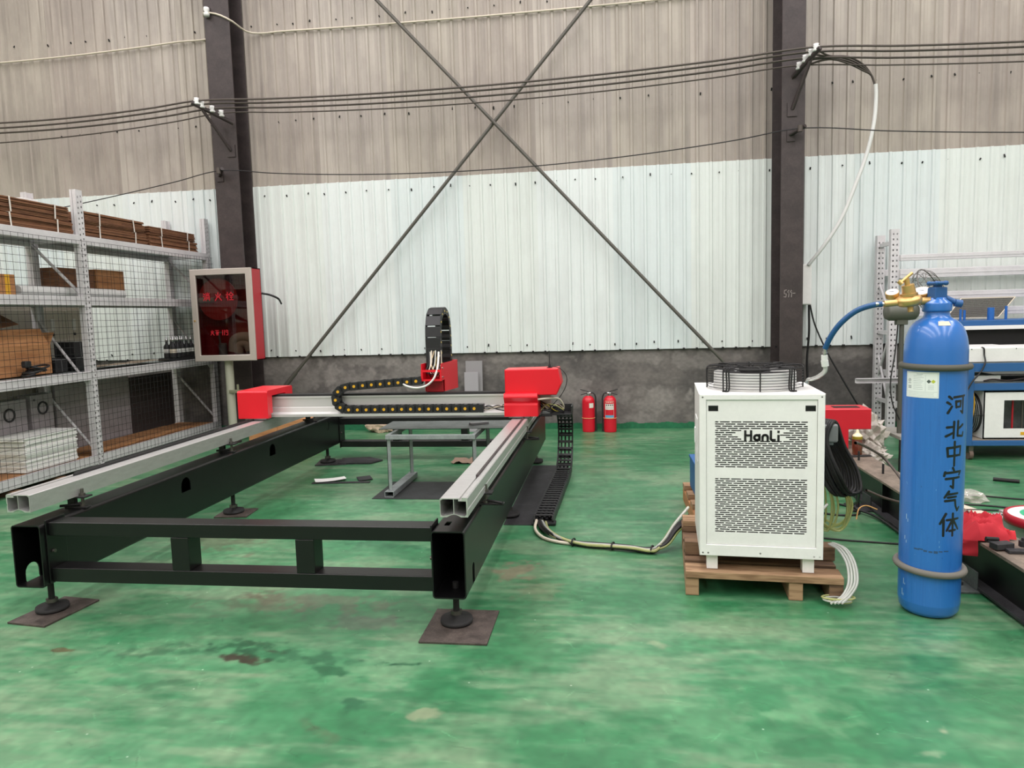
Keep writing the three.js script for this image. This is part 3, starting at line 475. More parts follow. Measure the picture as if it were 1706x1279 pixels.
{
  const g = thing('machine_bed', 'long black steel bed of the cutting machine carrying two aluminium rails', 'machine', [-1.73, 0, -4.9]);
  const { zf, zb, y0, y1 } = BED;
  const holesL = [slotCut(BED.L[0], 0.215, -3.047, 0.085, 0.085), slotCut(BED.L[1], 0.385, -4.12, 0.1, 0.09), slotCut(BED.L[1], 0.38, -5.3, 0.1, 0.09), C([BED.L[1] - 0.05, 0.39, -6.42], [BED.L[1] + 0.05, 0.39, -6.42], 0.045, 16), C([BED.L[0] - 0.05, 0.39, -6.42], [BED.L[0] + 0.05, 0.39, -6.42], 0.045, 16)];
  part(g, 'side_beam', drill(tubeZ(...BED.L, y0, y1, zb, zf, 0.006, 0.016), holesL), M.black);
  part(g, 'side_beam', drill(tubeZ(...BED.R, y0, y1, zb, zf, 0.006, 0.016), [slotCut(BED.R[1], 0.225, -3.12, 0.05, 0.1), slotCut(BED.R[0], 0.385, -4.6, 0.1, 0.09), BX(-0.745, -0.72, 0.45, 0.48, -3.1, -3.04)]), M.black);
  const truss = (za, zb2, vert, yt0, yt1, yb0, yb1, w) => {
    const xl = BED.L[1] + 0.008, xr = BED.R[0] - 0.008;
    part(g, 'cross_bar', BX(xl, xr, yt0, yt1, zb2, za, 0.004), M.black); part(g, 'cross_bar', BX(xl, xr, yb0, yb1, zb2, za, 0.004), M.black);
    for (const x of vert) part(g, 'upright_bar', BX(x - w / 2, x + w / 2, yb1, yt0, zb2, za, 0.003), M.black);
    for (const x of [xl - 0.008, xr]) part(g, 'end_plate', BX(x, x + 0.008, yb0 - 0.005, yt1 + 0.012, zb2 - 0.01, za + 0.012, 0.002), M.black);
    for (const [x, s] of [[xl, 1], [xr, -1]]) for (const y of [(yt0 + yt1) / 2, (yb0 + yb1) / 2, (yt0 + yb1) / 2]) part(g, 'bolt', C([x, y, za + 0.006 * 0 - 0.02], [x + s * 0.012, y, za - 0.02], 0.009, 6), M.bolt);
  };
  truss(-2.99, -3.09, [-1.994, -1.383], 0.41, 0.475, 0.183, 0.252, 0.088);
  truss(-6.72, -6.82, [-2.095, -1.41], 0.355, 0.42, 0.13, 0.19, 0.065);
  for (const [bx, side] of [[-2.75, 0], [-0.709, 1]]) for (const z of FOOT_Z) {
    const f = part(g, 'jack_foot', LA([[0, 0.012], [0.072, 0.012], [0.074, 0.018], [0.072, 0.034], [0.03, 0.042], [0.026, 0.05], [0, 0.05]], 28).translate(bx, 0, z), M.blackMatte);
    part(f, 'threaded_rod', C([bx, 0.04, z], [bx, 0.2, z], 0.0145, 12), M.blackMatte); part(f, 'nut', C([bx, 0.05, z], [bx, 0.068, z], 0.027, 6), M.bolt);
  }
  // rail clamps on top of the beams
  for (const [bx, s, zs] of [[-2.70, 1, [-3.27, -4.74, -6.2]], [-0.615, -1, [-3.4, -5.2, -6.4]]]) for (const z of zs) {
    const k = part(g, 'rail_clamp', [BX(bx - 0.09 * (s > 0 ? 1 : 0.35), bx + 0.09 * (s > 0 ? 0.35 : 1), 0.47, 0.478, z - 0.02, z + 0.02, 0.002), BX(bx - 0.035, bx + 0.035, 0.525, 0.534, z - 0.03, z + 0.03, 0.002)], M.blackMatte);
    part(k, 'stud', C([bx, 0.475, z], [bx, 0.57, z], 0.008, 8), M.bolt); part(k, 'nut', C([bx, 0.534, z], [bx, 0.546, z], 0.015, 6), M.bolt); part(k, 'nut', C([bx, 0.478, z], [bx, 0.49, z], 0.015, 6), M.bolt);
    part(k, 'side_lever', C([bx - s * 0.09, 0.49, z + 0.05], [bx, 0.49, z], 0.007, 6), M.blackMatte);
  }
  // aluminium rails with two chambers
  const rail = (x0, mirror, yb) => {
    const w = 0.122, h = 0.086, t = 0.0026, m = x => mirror ? w - x : x;
    const arch = Array.from({ length: 7 }, (_, i) => [0.03 + (w - 0.06) * i / 6, 0.012 * Math.sin(i / 6 * Math.PI)]);
    let out = [[0, 0], [0.022, 0], ...arch, [w - 0.022, 0], [w, 0], [w, 0.03], [w - 0.003, 0.033], [w - 0.003, 0.04], [w, 0.043], [w, h - 0.004], [w - 0.004, h], [w - 0.026, h], [w - 0.026, h - 0.012], [w - 0.036, h - 0.012], [w - 0.036, h - 0.003], [0.006, h - 0.003], [0, h - 0.006]];
    const hole = (a, b) => [[a, 0.012], [a + 0.01, 0.004], [b - 0.006, 0.013], [b, 0.015], [b, h - 0.0065], [b - 0.004, h - 0.0065], [a + 0.01, h - 0.0065], [a, h - 0.013]];
    let h1 = hole(t, w / 2 - t / 2), h2 = [[w / 2 + t / 2, 0.015], [w / 2 + 0.006, 0.013], [w - 0.014, 0.004], [w - t - 0.003, 0.012], [w - t - 0.003, h - 0.016], [w - 0.012, h - 0.0155], [w - 0.04, h - 0.0155], [w - 0.04, h - 0.0065], [w / 2 + t / 2, h - 0.0065]];
    out = out.map(([x, y]) => [x0 + m(x), y + yb]); h1 = h1.map(([x, y]) => [x0 + m(x), y + yb]); h2 = h2.map(([x, y]) => [x0 + m(x), y + yb]);
    const r = part(g, 'guide_rail', EX(out, -zb + zf - 0.02, { holes: [h1, h2] }).translate(0, 0, zb + 0.02), M.alu);
    const gx = x0 + m(w - 0.031);
    part(r, 'gear_rack', BX(gx - 0.006, gx + 0.006, yb + h - 0.012, yb + h + 0.009, zb + 0.05, -3.35, 0.001), mirror ? M.blackMatte : M.steelDark, { label: 'dark gear rack strip' });
    if (mirror) part(r, 'edge_strip', BX(x0 - 0.012, x0 - 0.001, yb + h - 0.03, yb + h + 0.006, zb + 0.05, -3.4, 0.001), M.blackMatte, { label: 'black strip along the outer edge' });
    for (const z of [-3.3, -4.76, -6.25]) part(r, 'rail_foot', BX(x0 + 0.03, x0 + w - 0.05, 0.47, yb + 0.002, z - 0.012, z + 0.012, 0.003), M.blackMatte);
  };
  rail(-0.738, false, 0.534); rail(-2.834, true, 0.534);
}
const plate = (x, z, w, d, ry, label, m = M.plateRust, h = 0.01, o = {}) => single('floor_plate', label, 'plate', BR(w, h, d, 0.0015, [x, h / 2, z], [0, ry, 0]), m, o);
plate(-0.685, -3.04, 0.30, 0.345, 0.0, 'square rusty steel plate under the nearest right jack foot');
plate(-2.73, -3.06, 0.22, 0.32, -0.12, 'rusty steel plate under the nearest left jack foot');
plate(-2.73, -4.8, 0.24, 0.22, 0.1, 'steel plate under the middle left jack foot');
plate(-2.70, -6.58, 0.3, 0.25, 0.2, 'steel plate under the farthest left jack foot', M.plateDark);
plate(-0.555, -5.53, 0.33, 1.86, 0.0, 'long black floor plate under the cable chain beside the bed', M.plateDark, 0.006);
plate(-1.42, -5.52, 0.86, 0.56, 0.0, 'thin dark floor plate under the small steel table', M.plateDark, 0.005);
single('torn_cardboard', 'dark torn cardboard scraps on the floor by the farthest left foot', 'scrap', (() => { const p = EX([[-2.62, 6.5], [-2.3, 6.52], [-2.22, 6.66], [-2.4, 6.8], [-2.66, 6.74]], 0.012).rotateX(-Math.PI / 2); return p.translate(0, 0.004, 0); })(), M.plateDark);
single('paper_scrap', 'white curled paper scrap on the floor between the rails', 'paper', (() => { const p = new THREE.PlaneGeometry(0.26, 0.12, 10, 4).rotateX(-Math.PI / 2).rotateY(0.5), a = p.attributes.position; for (let i = 0; i < a.count; i++) a.setY(i, 0.014 + 0.5 * (a.getX(i)) ** 2 + 0.1 * a.getZ(i) ** 2); p.computeVertexNormals(); return p.translate(-2.42, 0, -5.82); })(), mat(0xe8e8e4, 0.7, 0, { side: THREE.DoubleSide }));
single('dark_scrap', 'dark metal offcuts lying by the white paper scrap', 'scrap', [BR(0.5, 0.006, 0.05, 0.001, [-2.3, 0.004, -5.76], [0, 0.1, 0]), BR(0.12, 0.006, 0.14, 0.001, [-2.14, 0.01, -5.9], [0.02, 0.5, 0])], M.plateDark);
single('brown_paper', 'crumpled brown paper on the floor beyond the small steel table', 'paper', (() => { const p = new THREE.PlaneGeometry(0.22, 0.2, 8, 8).rotateX(-Math.PI / 2), a = p.attributes.position; for (let i = 0; i < a.count; i++) a.setY(i, 0.002 + 0.03 * hash(i, 3, 9)); p.computeVertexNormals(); return p.translate(-1.4, 0, -6.62); })(), mat(0x84705f, 0.8, 0, { side: THREE.DoubleSide }));

// small steel table between the rails
{
  const g = thing('steel_table', 'small galvanised steel table standing between the machine rails', 'table', [-1.38, 0, -5.6]);
  const L = 0.03, ys = 0.46;
  for (const x of [-1.718, -1.04]) {
    part(g, 'foot_channel', tubeZ(x - 0.037, x + 0.037, 0.006, 0.052, -5.97, -5.27, 0.004, 0.005), M.galv);
    for (const z of [-5.31, -5.93]) part(g, 'leg', [BX(x - L / 2, x + L / 2, 0.052, ys, z - 0.004, z + 0.0), BX(x - L / 2, x - L / 2 + 0.004, 0.052, ys, z - L, z)], M.galv);
    part(g, 'top_rail', BX(x - L / 2, x + L / 2, ys, ys + 0.035, -5.96, -5.28, 0.002), M.galv);
  }
  for (const z of [-5.295, -5.95]) part(g, 'top_rail', BX(-1.703, -1.055, ys, ys + 0.035, z - 0.015, z + 0.015, 0.002), M.galv);
  single('steel_sheet', 'grey steel sheet lying on the small steel table', 'sheet', BR(1.05, 0.004, 0.42, 0, [-1.35, 0.4985, -5.76], [0, 0.02, 0]), M.galvPlate);
  single('grey_offcut', 'small grey offcut lying on the steel sheet', 'offcut', BR(0.16, 0.02, 0.05, 0.003, [-1.08, 0.511, -5.75], [0, 0.6, 0]), M.aluDark);
}

// ---------------------------------------------------------------- the gantry
function chainLink(len, h, w, cover) {   // along x, height y, width z
  const side = z => EX([[-len * 0.62, -h * 0.28], [-len * 0.45, -h / 2], [len * 0.45, -h / 2], [len * 0.62, -h * 0.28], [len * 0.62, h * 0.28], [len * 0.45, h / 2], [-len * 0.45, h / 2], [-len * 0.62, h * 0.28]], 0.006).translate(0, 0, z);
  const a = [side(w / 2 - 0.006), side(-w / 2), BX(-len * 0.16, len * 0.16, h / 2 - 0.006, h / 2, -w / 2 + 0.006, w / 2 - 0.006), BX(-len * 0.16, len * 0.16, -h / 2, -h / 2 + 0.006, -w / 2 + 0.006, w / 2 - 0.006)];
  if (cover) a.push(BX(-len * 0.492, len * 0.492, h / 2 - 0.004, h / 2 + 0.004, -w / 2, w / 2, 0.003));
  return metres(J(a));
}
function walk(pts, step) {   // evenly spaced points and headings along a line
  const c = new THREE.CatmullRomCurve3(pts.map(p => V(p[0], p[1], 0)), false, 'centripetal'); c.arcLengthDivisions = 800; const n = Math.round(c.getLength() / step), out = [];
  for (let i = 0; i < n; i++) { const u = (i + 0.5) / n, p = c.getPointAt(u), t = c.getTangentAt(u); out.push([p.x, p.y, Math.atan2(t.y, t.x)]); } return out;
}
const pinGeo = J(new THREE.CylinderGeometry(0.0115, 0.0115, 0.004, 12).rotateX(Math.PI / 2));
const gantry = thing('gantry', 'aluminium gantry with red end housings and a red carriage spanning the machine rails', 'machine', [-1.75, 0.62, -5.45]);
{
  const g = gantry;
  const beam = alongX(EX([[5.335, 0.636], [5.335, 0.656], [5.40, 0.666], [5.405, 0.70], [5.418, 0.704], [5.418, 0.772], [5.41, 0.776], [5.41, 0.79], [5.56, 0.79], [5.56, 0.636]], 2.0), -2.74);
  const bm = part(g, 'cross_beam', beam, mat(0xd4d4d2, 0.4, 0.55));
  part(bm, 'top_strip', BX(-2.74, -0.76, 0.79, 0.806, -5.5, -5.42, 0.002), M.blackMatte, { label: 'black strip along the beam top' });
  // left housing
  const arc = (cx, cy, r, a0, a1, n = 5) => Array.from({ length: n + 1 }, (_, i) => { const a = (a0 + (a1 - a0) * i / n) * Math.PI / 180; return [cx + r * Math.cos(a), cy + r * Math.sin(a)]; });
  const lh = part(g, 'end_housing', alongX(EX([[5.25, 0.637], [5.3, 0.637], [5.303, 0.672], [5.33, 0.672], [5.33, 0.81], [5.57, 0.81], [5.57, 0.775], [5.7, 0.775], ...arc(5.685, 0.84, 0.015, 0, 90), ...arc(5.268, 0.838, 0.018, 90, 180)], 0.249), -2.914), M.red);
  part(lh, 'base_block', BX(-2.87, -2.69, 0.622, 0.64, -5.56, -5.27, 0.002), M.aluDark);
  // right housing: lower shell with a rolled step, upper box
  const rh = part(g, 'end_housing', alongX(EX([[5.25, 0.636], [5.55, 0.636], [5.55, 0.80], [5.29, 0.80], ...arc(5.262, 0.782, 0.03, 60, 190, 7), [5.25, 0.752], [5.262, 0.738], [5.25, 0.722]], 0.252), -0.79), M.red);
  part(rh, 'upper_box', EX([[-0.787, 0.79], [-0.40, 0.79], [-0.362, 0.872], [-0.385, 0.988], [-0.787, 0.984]], 0.22, { bevel: 0.006 }).translate(0, 0, -5.52), M.red);
  part(rh, 'base_block', BX(-0.76, -0.60, 0.622, 0.637, -5.56, -5.27, 0.002), M.aluDark);
  const ant = part(rh, 'antenna', [LA([[0, 0], [0.012, 0], [0.01, 0.02], [0.004, 0.03], [0.003, 0.13], [0, 0.13]], 10).translate(-0.455, 0.987, -5.4), BX(-0.475, -0.435, 0.985, 0.991, -5.42, -5.38)], M.blackPlastic); void ant;
  part(rh, 'antenna_lead', T([[-0.45, 0.995, -5.39], [-0.39, 0.99, -5.38], [-0.33, 0.93, -5.38], [-0.33, 0.86, -5.38], [-0.37, 0.78, -5.38], [-0.44, 0.70, -5.39], [-0.47, 0.66, -5.4]], 0.003, 40, 5), M.cable);
  part(rh, 'side_bracket', BX(-0.538, -0.455, 0.66, 0.79, -5.5, -5.47, 0.002), mat(0xb9a6a4, 0.5, 0.3));
  // chain bracket and its wires
  const cb = part(g, 'chain_bracket', [BX(-0.53, -0.30, 0.622, 0.632, -5.56, -5.40, 0.002), BX(-0.30, -0.29, 0.622, 0.69, -5.56, -5.40, 0.002), BX(-0.46, -0.45, 0.632, 0.69, -5.56, -5.40, 0.002), BX(-0.46, -0.29, 0.632, 0.69, -5.56, -5.55)], M.blackPlastic);
  const wc = [M.cable, M.hoseYellow, M.cable, M.hoseCream, mat(0xa89a3a, 0.5), M.cable, M.cable];
  for (let k = 0; k < 7; k++) part(cb, 'wire', T([[-0.535, 0.655 + R(0, 0.09), -5.42 - R(0, 0.06)], [-0.48, 0.67 + R(-0.02, 0.05), -5.40 - R(0, 0.05)], [-0.41, 0.67 + R(-0.02, 0.05), -5.42 - R(0, 0.06)], [-0.36, 0.66 + R(-0.02, 0.02), -5.44], [-0.37, 0.65, -5.52]], 0.0045, 24, 5), wc[k]);
  part(cb, 'wire', T([[-0.54, 0.757, -5.3], [-0.47, 0.762, -5.32], [-0.39, 0.752, -5.38], [-0.36, 0.70, -5.43], [-0.36, 0.66, -5.48]], 0.008, 24, 6), M.hoseCream);

  // cable chain lying along the beam
  const dc = part(g, 'cable_chain', BX(-1.0, -0.965, 0.655, 0.72, -5.402, -5.338, 0.002), M.blackPlastic, { label: 'black cable chain with yellow dots' });
  const linkA = chainLink(0.0715, 0.062, 0.066, false);
  const path = walk([[-1.0, 0.688], [-1.3, 0.688], [-1.7, 0.688], [-2.0, 0.687], [-2.075, 0.692], [-2.125, 0.722], [-2.143, 0.775], [-2.122, 0.828], [-2.07, 0.86], [-1.98, 0.872], [-1.75, 0.888], [-1.45, 0.907]], 0.0715);
  for (const [x, y, a] of path) share(dc, 'link', linkA, M.blackPlastic, [x, y, -5.37], [0, 0, a]);
  for (const [x, y] of path) share(dc, 'yellow_pin', pinGeo, M.yellow, [x, y, -5.336]);
  for (let k = 0; k < 6; k++) part(g, 'wire', T([[-0.99, 0.672 + k * 0.008, -5.37], [-0.93, 0.665 + R(0, 0.045), -5.36], [-0.86, 0.67 + R(0, 0.045), -5.35], [-0.785, 0.665 + k * 0.012, -5.36]], 0.0045, 20, 5), k % 3 === 1 ? M.hoseCream : M.cable);

  // carriage
  const side = (x, t) => alongX(EX([[5.36, 0.905], [5.47, 0.905], [5.47, 0.812], [5.95, 0.79], [5.95, 1.03], [5.36, 1.036]], t), x);
  const ca = part(g, 'carriage', [side(-1.292, 0.006), side(-1.448, 0.006), BX(-1.448, -1.286, 0.812, 1.03, -5.95, -5.944), BX(-1.442, -1.292, 0.902, 0.908, -5.5, -5.36)], M.red, { label: 'red open-fronted carriage' });
  part(ca, 'front_frame', EX([[-1.448, 0.902], [-1.286, 0.902], [-1.286, 0.99], [-1.448, 0.99]], 0.008, { holes: [[[-1.434, 0.917], [-1.434, 0.972], [-1.3, 0.972], [-1.3, 0.917]]] }).translate(0, 0, -5.36), M.red);
  part(ca, 'lower_block', BX(-1.44, -1.30, 0.806, 0.9, -5.6, -5.47, 0.004), M.redDeep);
  part(ca, 'inner_plate', BX(-1.442, -1.292, 0.908, 1.02, -5.62, -5.612), M.redDeep);
  for (const y of [0.93, 1.0]) part(ca, 'screw', C([-1.286, y, -5.39], [-1.279, y, -5.39], 0.008, 8), M.chrome);
  // upright chain loop over the carriage
  const lp = part(ca, 'loop_chain', BX(-1.434, -1.314, 0.95, 1.0, -5.53, -5.47, 0.003), M.blackPlastic, { label: 'tall black cable chain loop' });
  const linkB = chainLink(0.083, 0.05, 0.12, true);
  const loop = walk([[-5.5, 0.99], [-5.5, 1.15], [-5.5, 1.25], [-5.512, 1.32], [-5.545, 1.385], [-5.6, 1.425], [-5.675, 1.44], [-5.75, 1.425], [-5.805, 1.385], [-5.838, 1.32], [-5.85, 1.25], [-5.85, 1.1], [-5.85, 0.95]], 0.083);
  for (const [z, y, a] of loop) { const m = share(lp, 'link', linkB, M.blackPlastic, [-1.374, y, z]); m.quaternion.setFromRotationMatrix(new THREE.Matrix4().makeBasis(V(0, Math.sin(a), Math.cos(a)), V(0, -Math.cos(a), Math.sin(a)), V(1, 0, 0))); }
  const pinB = J(new THREE.CylinderGeometry(0.008, 0.008, 0.004, 8).rotateZ(Math.PI / 2));
  for (const [z, y] of loop) share(lp, 'pin', pinB, mat(0xb9a968, 0.5), [-1.312, y, z]);
  const tone = [M.cable, mat(0xe2e2da, 0.5), M.hoseCream, M.cable, mat(0xc7b089, 0.5), mat(0xdcdcd4, 0.5), mat(0x8a7a4a, 0.5)];
  for (let k = 0; k < 10; k++) { const x = -1.41 + k * 0.011; part(ca, 'wire', T([[x, 1.11 + R(-0.03, 0.04), -5.478 + R(0, 0.01)], [x + R(-0.02, 0.02), 1.03, -5.45 + R(0, 0.04)], [x + R(-0.03, 0.03), 0.97, -5.42 + R(0, 0.03)], [-1.37 + R(-0.06, 0.06), 0.93, -5.42 - R(0, 0.1)]], R(0.003, 0.006), 18, 5), tone[k % 7]); }
  part(ca, 'white_hose', T([[-1.33, 1.12, -5.47], [-1.325, 1.04, -5.42], [-1.322, 0.985, -5.36], [-1.345, 0.92, -5.33], [-1.40, 0.872, -5.32], [-1.48, 0.855, -5.32], [-1.56, 0.87, -5.33], [-1.60, 0.89, -5.35]], 0.0085, 40, 6), mat(0xdad8d2, 0.45), { label: 'white hose hanging from the carriage' });
}
// ---------------------------------------------------------------- cable chain on the floor
{
  const g = thing('floor_cable_chain', 'black ladder-like cable chain curling down from the gantry along the floor', 'cable chain', [-0.42, 0, -5.4]);
  const w = 0.135, link = metres(J([EX([[-0.034, -0.026], [0.034, -0.026], [0.04, 0], [0.034, 0.026], [-0.034, 0.026], [-0.04, 0]], 0.012).translate(0, 0, w / 2 - 0.012), EX([[-0.034, -0.026], [0.034, -0.026], [0.04, 0], [0.034, 0.026], [-0.034, 0.026], [-0.04, 0]], 0.012).translate(0, 0, -w / 2), BX(-0.011, 0.011, 0.018, 0.026, -w / 2, w / 2, 0.003), BX(-0.011, 0.011, -0.026, -0.018, -w / 2, w / 2, 0.003)]));
  const p = walk([[-4.62, 0.035], [-5.0, 0.035], [-5.5, 0.035], [-5.95, 0.037], [-6.08, 0.06], [-6.19, 0.13], [-6.26, 0.25], [-6.255, 0.36], [-6.19, 0.47], [-6.08, 0.54], [-5.95, 0.578], [-5.75, 0.605], [-5.56, 0.64]], 0.066);
  p.forEach(([z, y, a], i) => { const t = i / p.length, x = t < 0.55 ? -0.452 + t / 0.55 * 0.045 : -0.407 + (t - 0.55) / 0.45 * 0.03; const m = share(g, 'link', link, M.chain, [x, y, z]); m.quaternion.setFromRotationMatrix(new THREE.Matrix4().makeBasis(V(0.025, Math.sin(a), Math.cos(a)).normalize(), V(0, Math.cos(a), -Math.sin(a)), V(-1, 0, 0))); });
  part(g, 'end_bracket', [BX(-0.53, -0.37, 0.006, 0.02, -4.66, -4.59, 0.002)], M.blackPlastic);
  for (let k = 0; k < 3; k++) part(g, 'cable', T(p.filter((q, i) => i % 3 === 0).map(([z, y], i, a) => { const t = i / a.length; return [(t < 0.55 ? -0.452 + t / 0.55 * 0.045 : -0.407 + (t - 0.55) / 0.45 * 0.03) + (k - 1) * 0.033, y, z]; }), 0.008, 60, 6), M.cable);
}
{ // hoses from the chain to the chiller
  const g = thing('hose_bundle', 'bundle of black and clear hoses looping over the floor to the chiller', 'hose', [0, 0, -4.15]);
  const base = [[-0.46, 0.03, -4.6], [-0.42, 0.03, -4.42], [-0.33, 0.022, -4.27], [-0.2, 0.02, -4.19], [-0.05, 0.02, -4.15], [0.1, 0.02, -4.11], [0.22, 0.02, -4.09]];
  const ends = [[[0.3, 0.045, -4.12], [0.37, 0.12, -4.18], [0.46, 0.165, -4.28]], [[0.3, 0.05, -4.1], [0.37, 0.125, -4.14], [0.46, 0.17, -4.22]], [[0.31, 0.045, -4.1], [0.38, 0.115, -4.15], [0.46, 0.15, -4.24]], [[0.29, 0.055, -4.14], [0.37, 0.135, -4.24], [0.46, 0.20, -4.36]], [[0.3, 0.045, -4.14], [0.37, 0.12, -4.22], [0.46, 0.155, -4.34]], [[0.29, 0.05, -4.15], [0.37, 0.125, -4.27], [0.46, 0.18, -4.4]]];
  const ms = [M.cable, M.cable, M.hoseYellow, M.hoseClear, M.cable, M.hoseYellow];
  for (let k = 0; k < 6; k++) { const o = (k - 2.5) * 0.014, h = (k % 2) * 0.012; part(g, 'hose', T([...base.map(([x, y, z], i) => [x + o * 0.7 + R(-0.006, 0.006), y + h - 0.008 + (i % 3) * 0.003, z + o * 0.8]), ...ends[k]], 0.0085, 90, 7), ms[k]); }
  part(g, 'hose', T([[-0.50, 0.03, -4.62], [-0.49, 0.02, -4.45], [-0.42, 0.013, -4.3], [-0.3, 0.012, -4.22], [-0.12, 0.012, -4.2]], 0.01, 50, 7), M.hoseCream, { label: 'grey hose' });
  for (const [x, z] of [[-0.235, -4.2], [0.0, -4.14], [0.225, -4.09]]) part(g, 'tie_wrap', new THREE.TorusGeometry(0.036, 0.005, 6, 20).scale(1, 0.55, 1).rotateY(Math.PI / 2 - 0.25).translate(x, 0.024, z), M.blackMatte);
}
// ---------------------------------------------------------------- things along the wall foot
function extinguisher(x, z, ry, label, withLabel) {
  const g = thing('fire_extinguisher', label, 'fire extinguisher', [x, 0, z], { local: true, ry });
  part(g, 'cylinder', LA([[0, 0], [0.068, 0], [0.072, 0.004], [0.074, 0.03], [0.0745, 0.35], [0.07, 0.38], [0.055, 0.405], [0.034, 0.42], [0.022, 0.424], [0, 0.424]], 28), mat(0xc9182c, 0.3));
  part(g, 'valve_head', [C([0, 0.42, 0], [0, 0.455, 0], 0.02, 12), C([-0.012, 0.45, 0], [0.03, 0.455, 0], 0.012, 8)], M.chrome);
  part(g, 'lever', [BR(0.1, 0.008, 0.02, 0.002, [-0.045, 0.485, 0], [0, 0, -0.28]), BR(0.1, 0.008, 0.018, 0.002, [-0.04, 0.448, 0], [0, 0, 0.3])], M.blackPlastic);
  part(g, 'hose', T([[0.02, 0.455, 0], [0.06, 0.455, 0.01], [0.082, 0.42, 0.015], [0.086, 0.34, 0.015], [0.086, 0.2, 0.015], [0.086, 0.06, 0.015]], 0.0085, 40, 7), M.blackPlastic); part(g, 'nozzle', C([0.086, 0.01, 0.015], [0.086, 0.085, 0.015], 0.011, 10, 0.009), M.blackPlastic);
  part(g, 'band', new THREE.TorusGeometry(0.0755, 0.004, 6, 32).rotateX(Math.PI / 2).translate(0, 0.165, 0), mat(0xd8a06a, 0.6));
  return g;
}
const exA = extinguisher(-0.258, -8.36, 0.0, 'red fire extinguisher with a white tag against the grey wall', false);
part(exA, 'paper_tag', new THREE.CylinderGeometry(0.0752, 0.0752, 0.055, 8, 1, true, 0.15, 0.75).translate(0, 0.315, 0), mat(0xded9cc, 0.8, 0, { side: THREE.DoubleSide }), { keepUV: true });
const exB = extinguisher(-0.008, -8.34, 0, 'red fire extinguisher with a printed label against the grey wall', true);
exB.scale.x = -1;
{
  const c = document.createElement('canvas'); c.width = 128; c.height = 256; const x = c.getContext('2d');
  x.fillStyle = '#c9182c'; x.fillRect(0, 0, 128, 256); x.strokeStyle = '#e8c9b8'; x.lineWidth = 4; x.strokeRect(3, 3, 122, 250);
  x.fillStyle = '#e6b9a8'; for (let i = 0; i < 4; i++) x.fillRect(18 + i * 24, 12, 17, 16);
  x.fillStyle = '#d9d4cc'; x.fillRect(4, 44, 120, 88); x.fillStyle = '#554c48'; for (let i = 0; i < 4; i++) x.fillRect(12 + i * 27, 54, 16, 18); x.fillStyle = '#a8a29b'; for (let i = 0; i < 3; i++) x.fillRect(14, 92 + i * 12, 96, 3);
  x.fillStyle = '#5fa3c4'; x.fillRect(4, 214, 120, 36);
  const t = new THREE.CanvasTexture(c); t.colorSpace = THREE.SRGBColorSpace;
  part(exB, 'printed_label', new THREE.CylinderGeometry(0.0752, 0.0752, 0.2, 14, 1, true, -0.65, 1.5).translate(0, 0.27, 0), mat(0xffffff, 0.5, 0, { map: t, side: THREE.DoubleSide }), { keepUV: true });
}
single('leaning_board', 'tall pale grey board leaning on the wall behind the carriage', 'board', BR(0.205, 0.85, 0.02, 0.002, [-1.63, 0.425, -8.46], [-0.05, 0, 0]), mat(0x8f8d8e, 0.6));
single('leaning_plank', 'shorter pale grey plank in front of the leaning board', 'board', BR(0.17, 0.72, 0.012, 0.002, [-1.655, 0.36, -8.40], [-0.05, 0, 0]), mat(0x9b999c, 0.6));
single('wooden_crate', 'low orange-brown wooden crate on the floor behind the left beam', 'crate', [BX(-4.0, -3.28, 0, 0.30, -7.72, -7.4, 0.004), BX(-3.99, -3.29, 0.30, 0.315, -7.71, -7.41, 0.002), BX(-3.72, -3.66, 0.0, 0.30, -7.398, -7.39), BX(-3.28, -3.265, 0.02, 0.28, -7.7, -7.42)], M.cardOrange);
single('rubbish_heap', 'small heap of pale wrapping at the foot of the wall', 'rubbish', (() => { const out = []; for (let i = 0; i < 9; i++) { const s = new THREE.IcosahedronGeometry(R(0.03, 0.07), 1), a = s.attributes.position; for (let k = 0; k < a.count; k++) { const q = 0.7 + 0.6 * hash(Math.round(a.getX(k) * 900), Math.round(a.getY(k) * 900 + a.getZ(k) * 500), i); a.setXYZ(k, a.getX(k) * q * 1.5, a.getY(k) * q, a.getZ(k) * q); } s.computeVertexNormals(); out.push(s.translate(-2.83 + R(-0.13, 0.13), 0.04 + R(0, 0.05), -8.4 + R(-0.05, 0.05))); } return out; })(), mat(0xb9a58e, 0.8));

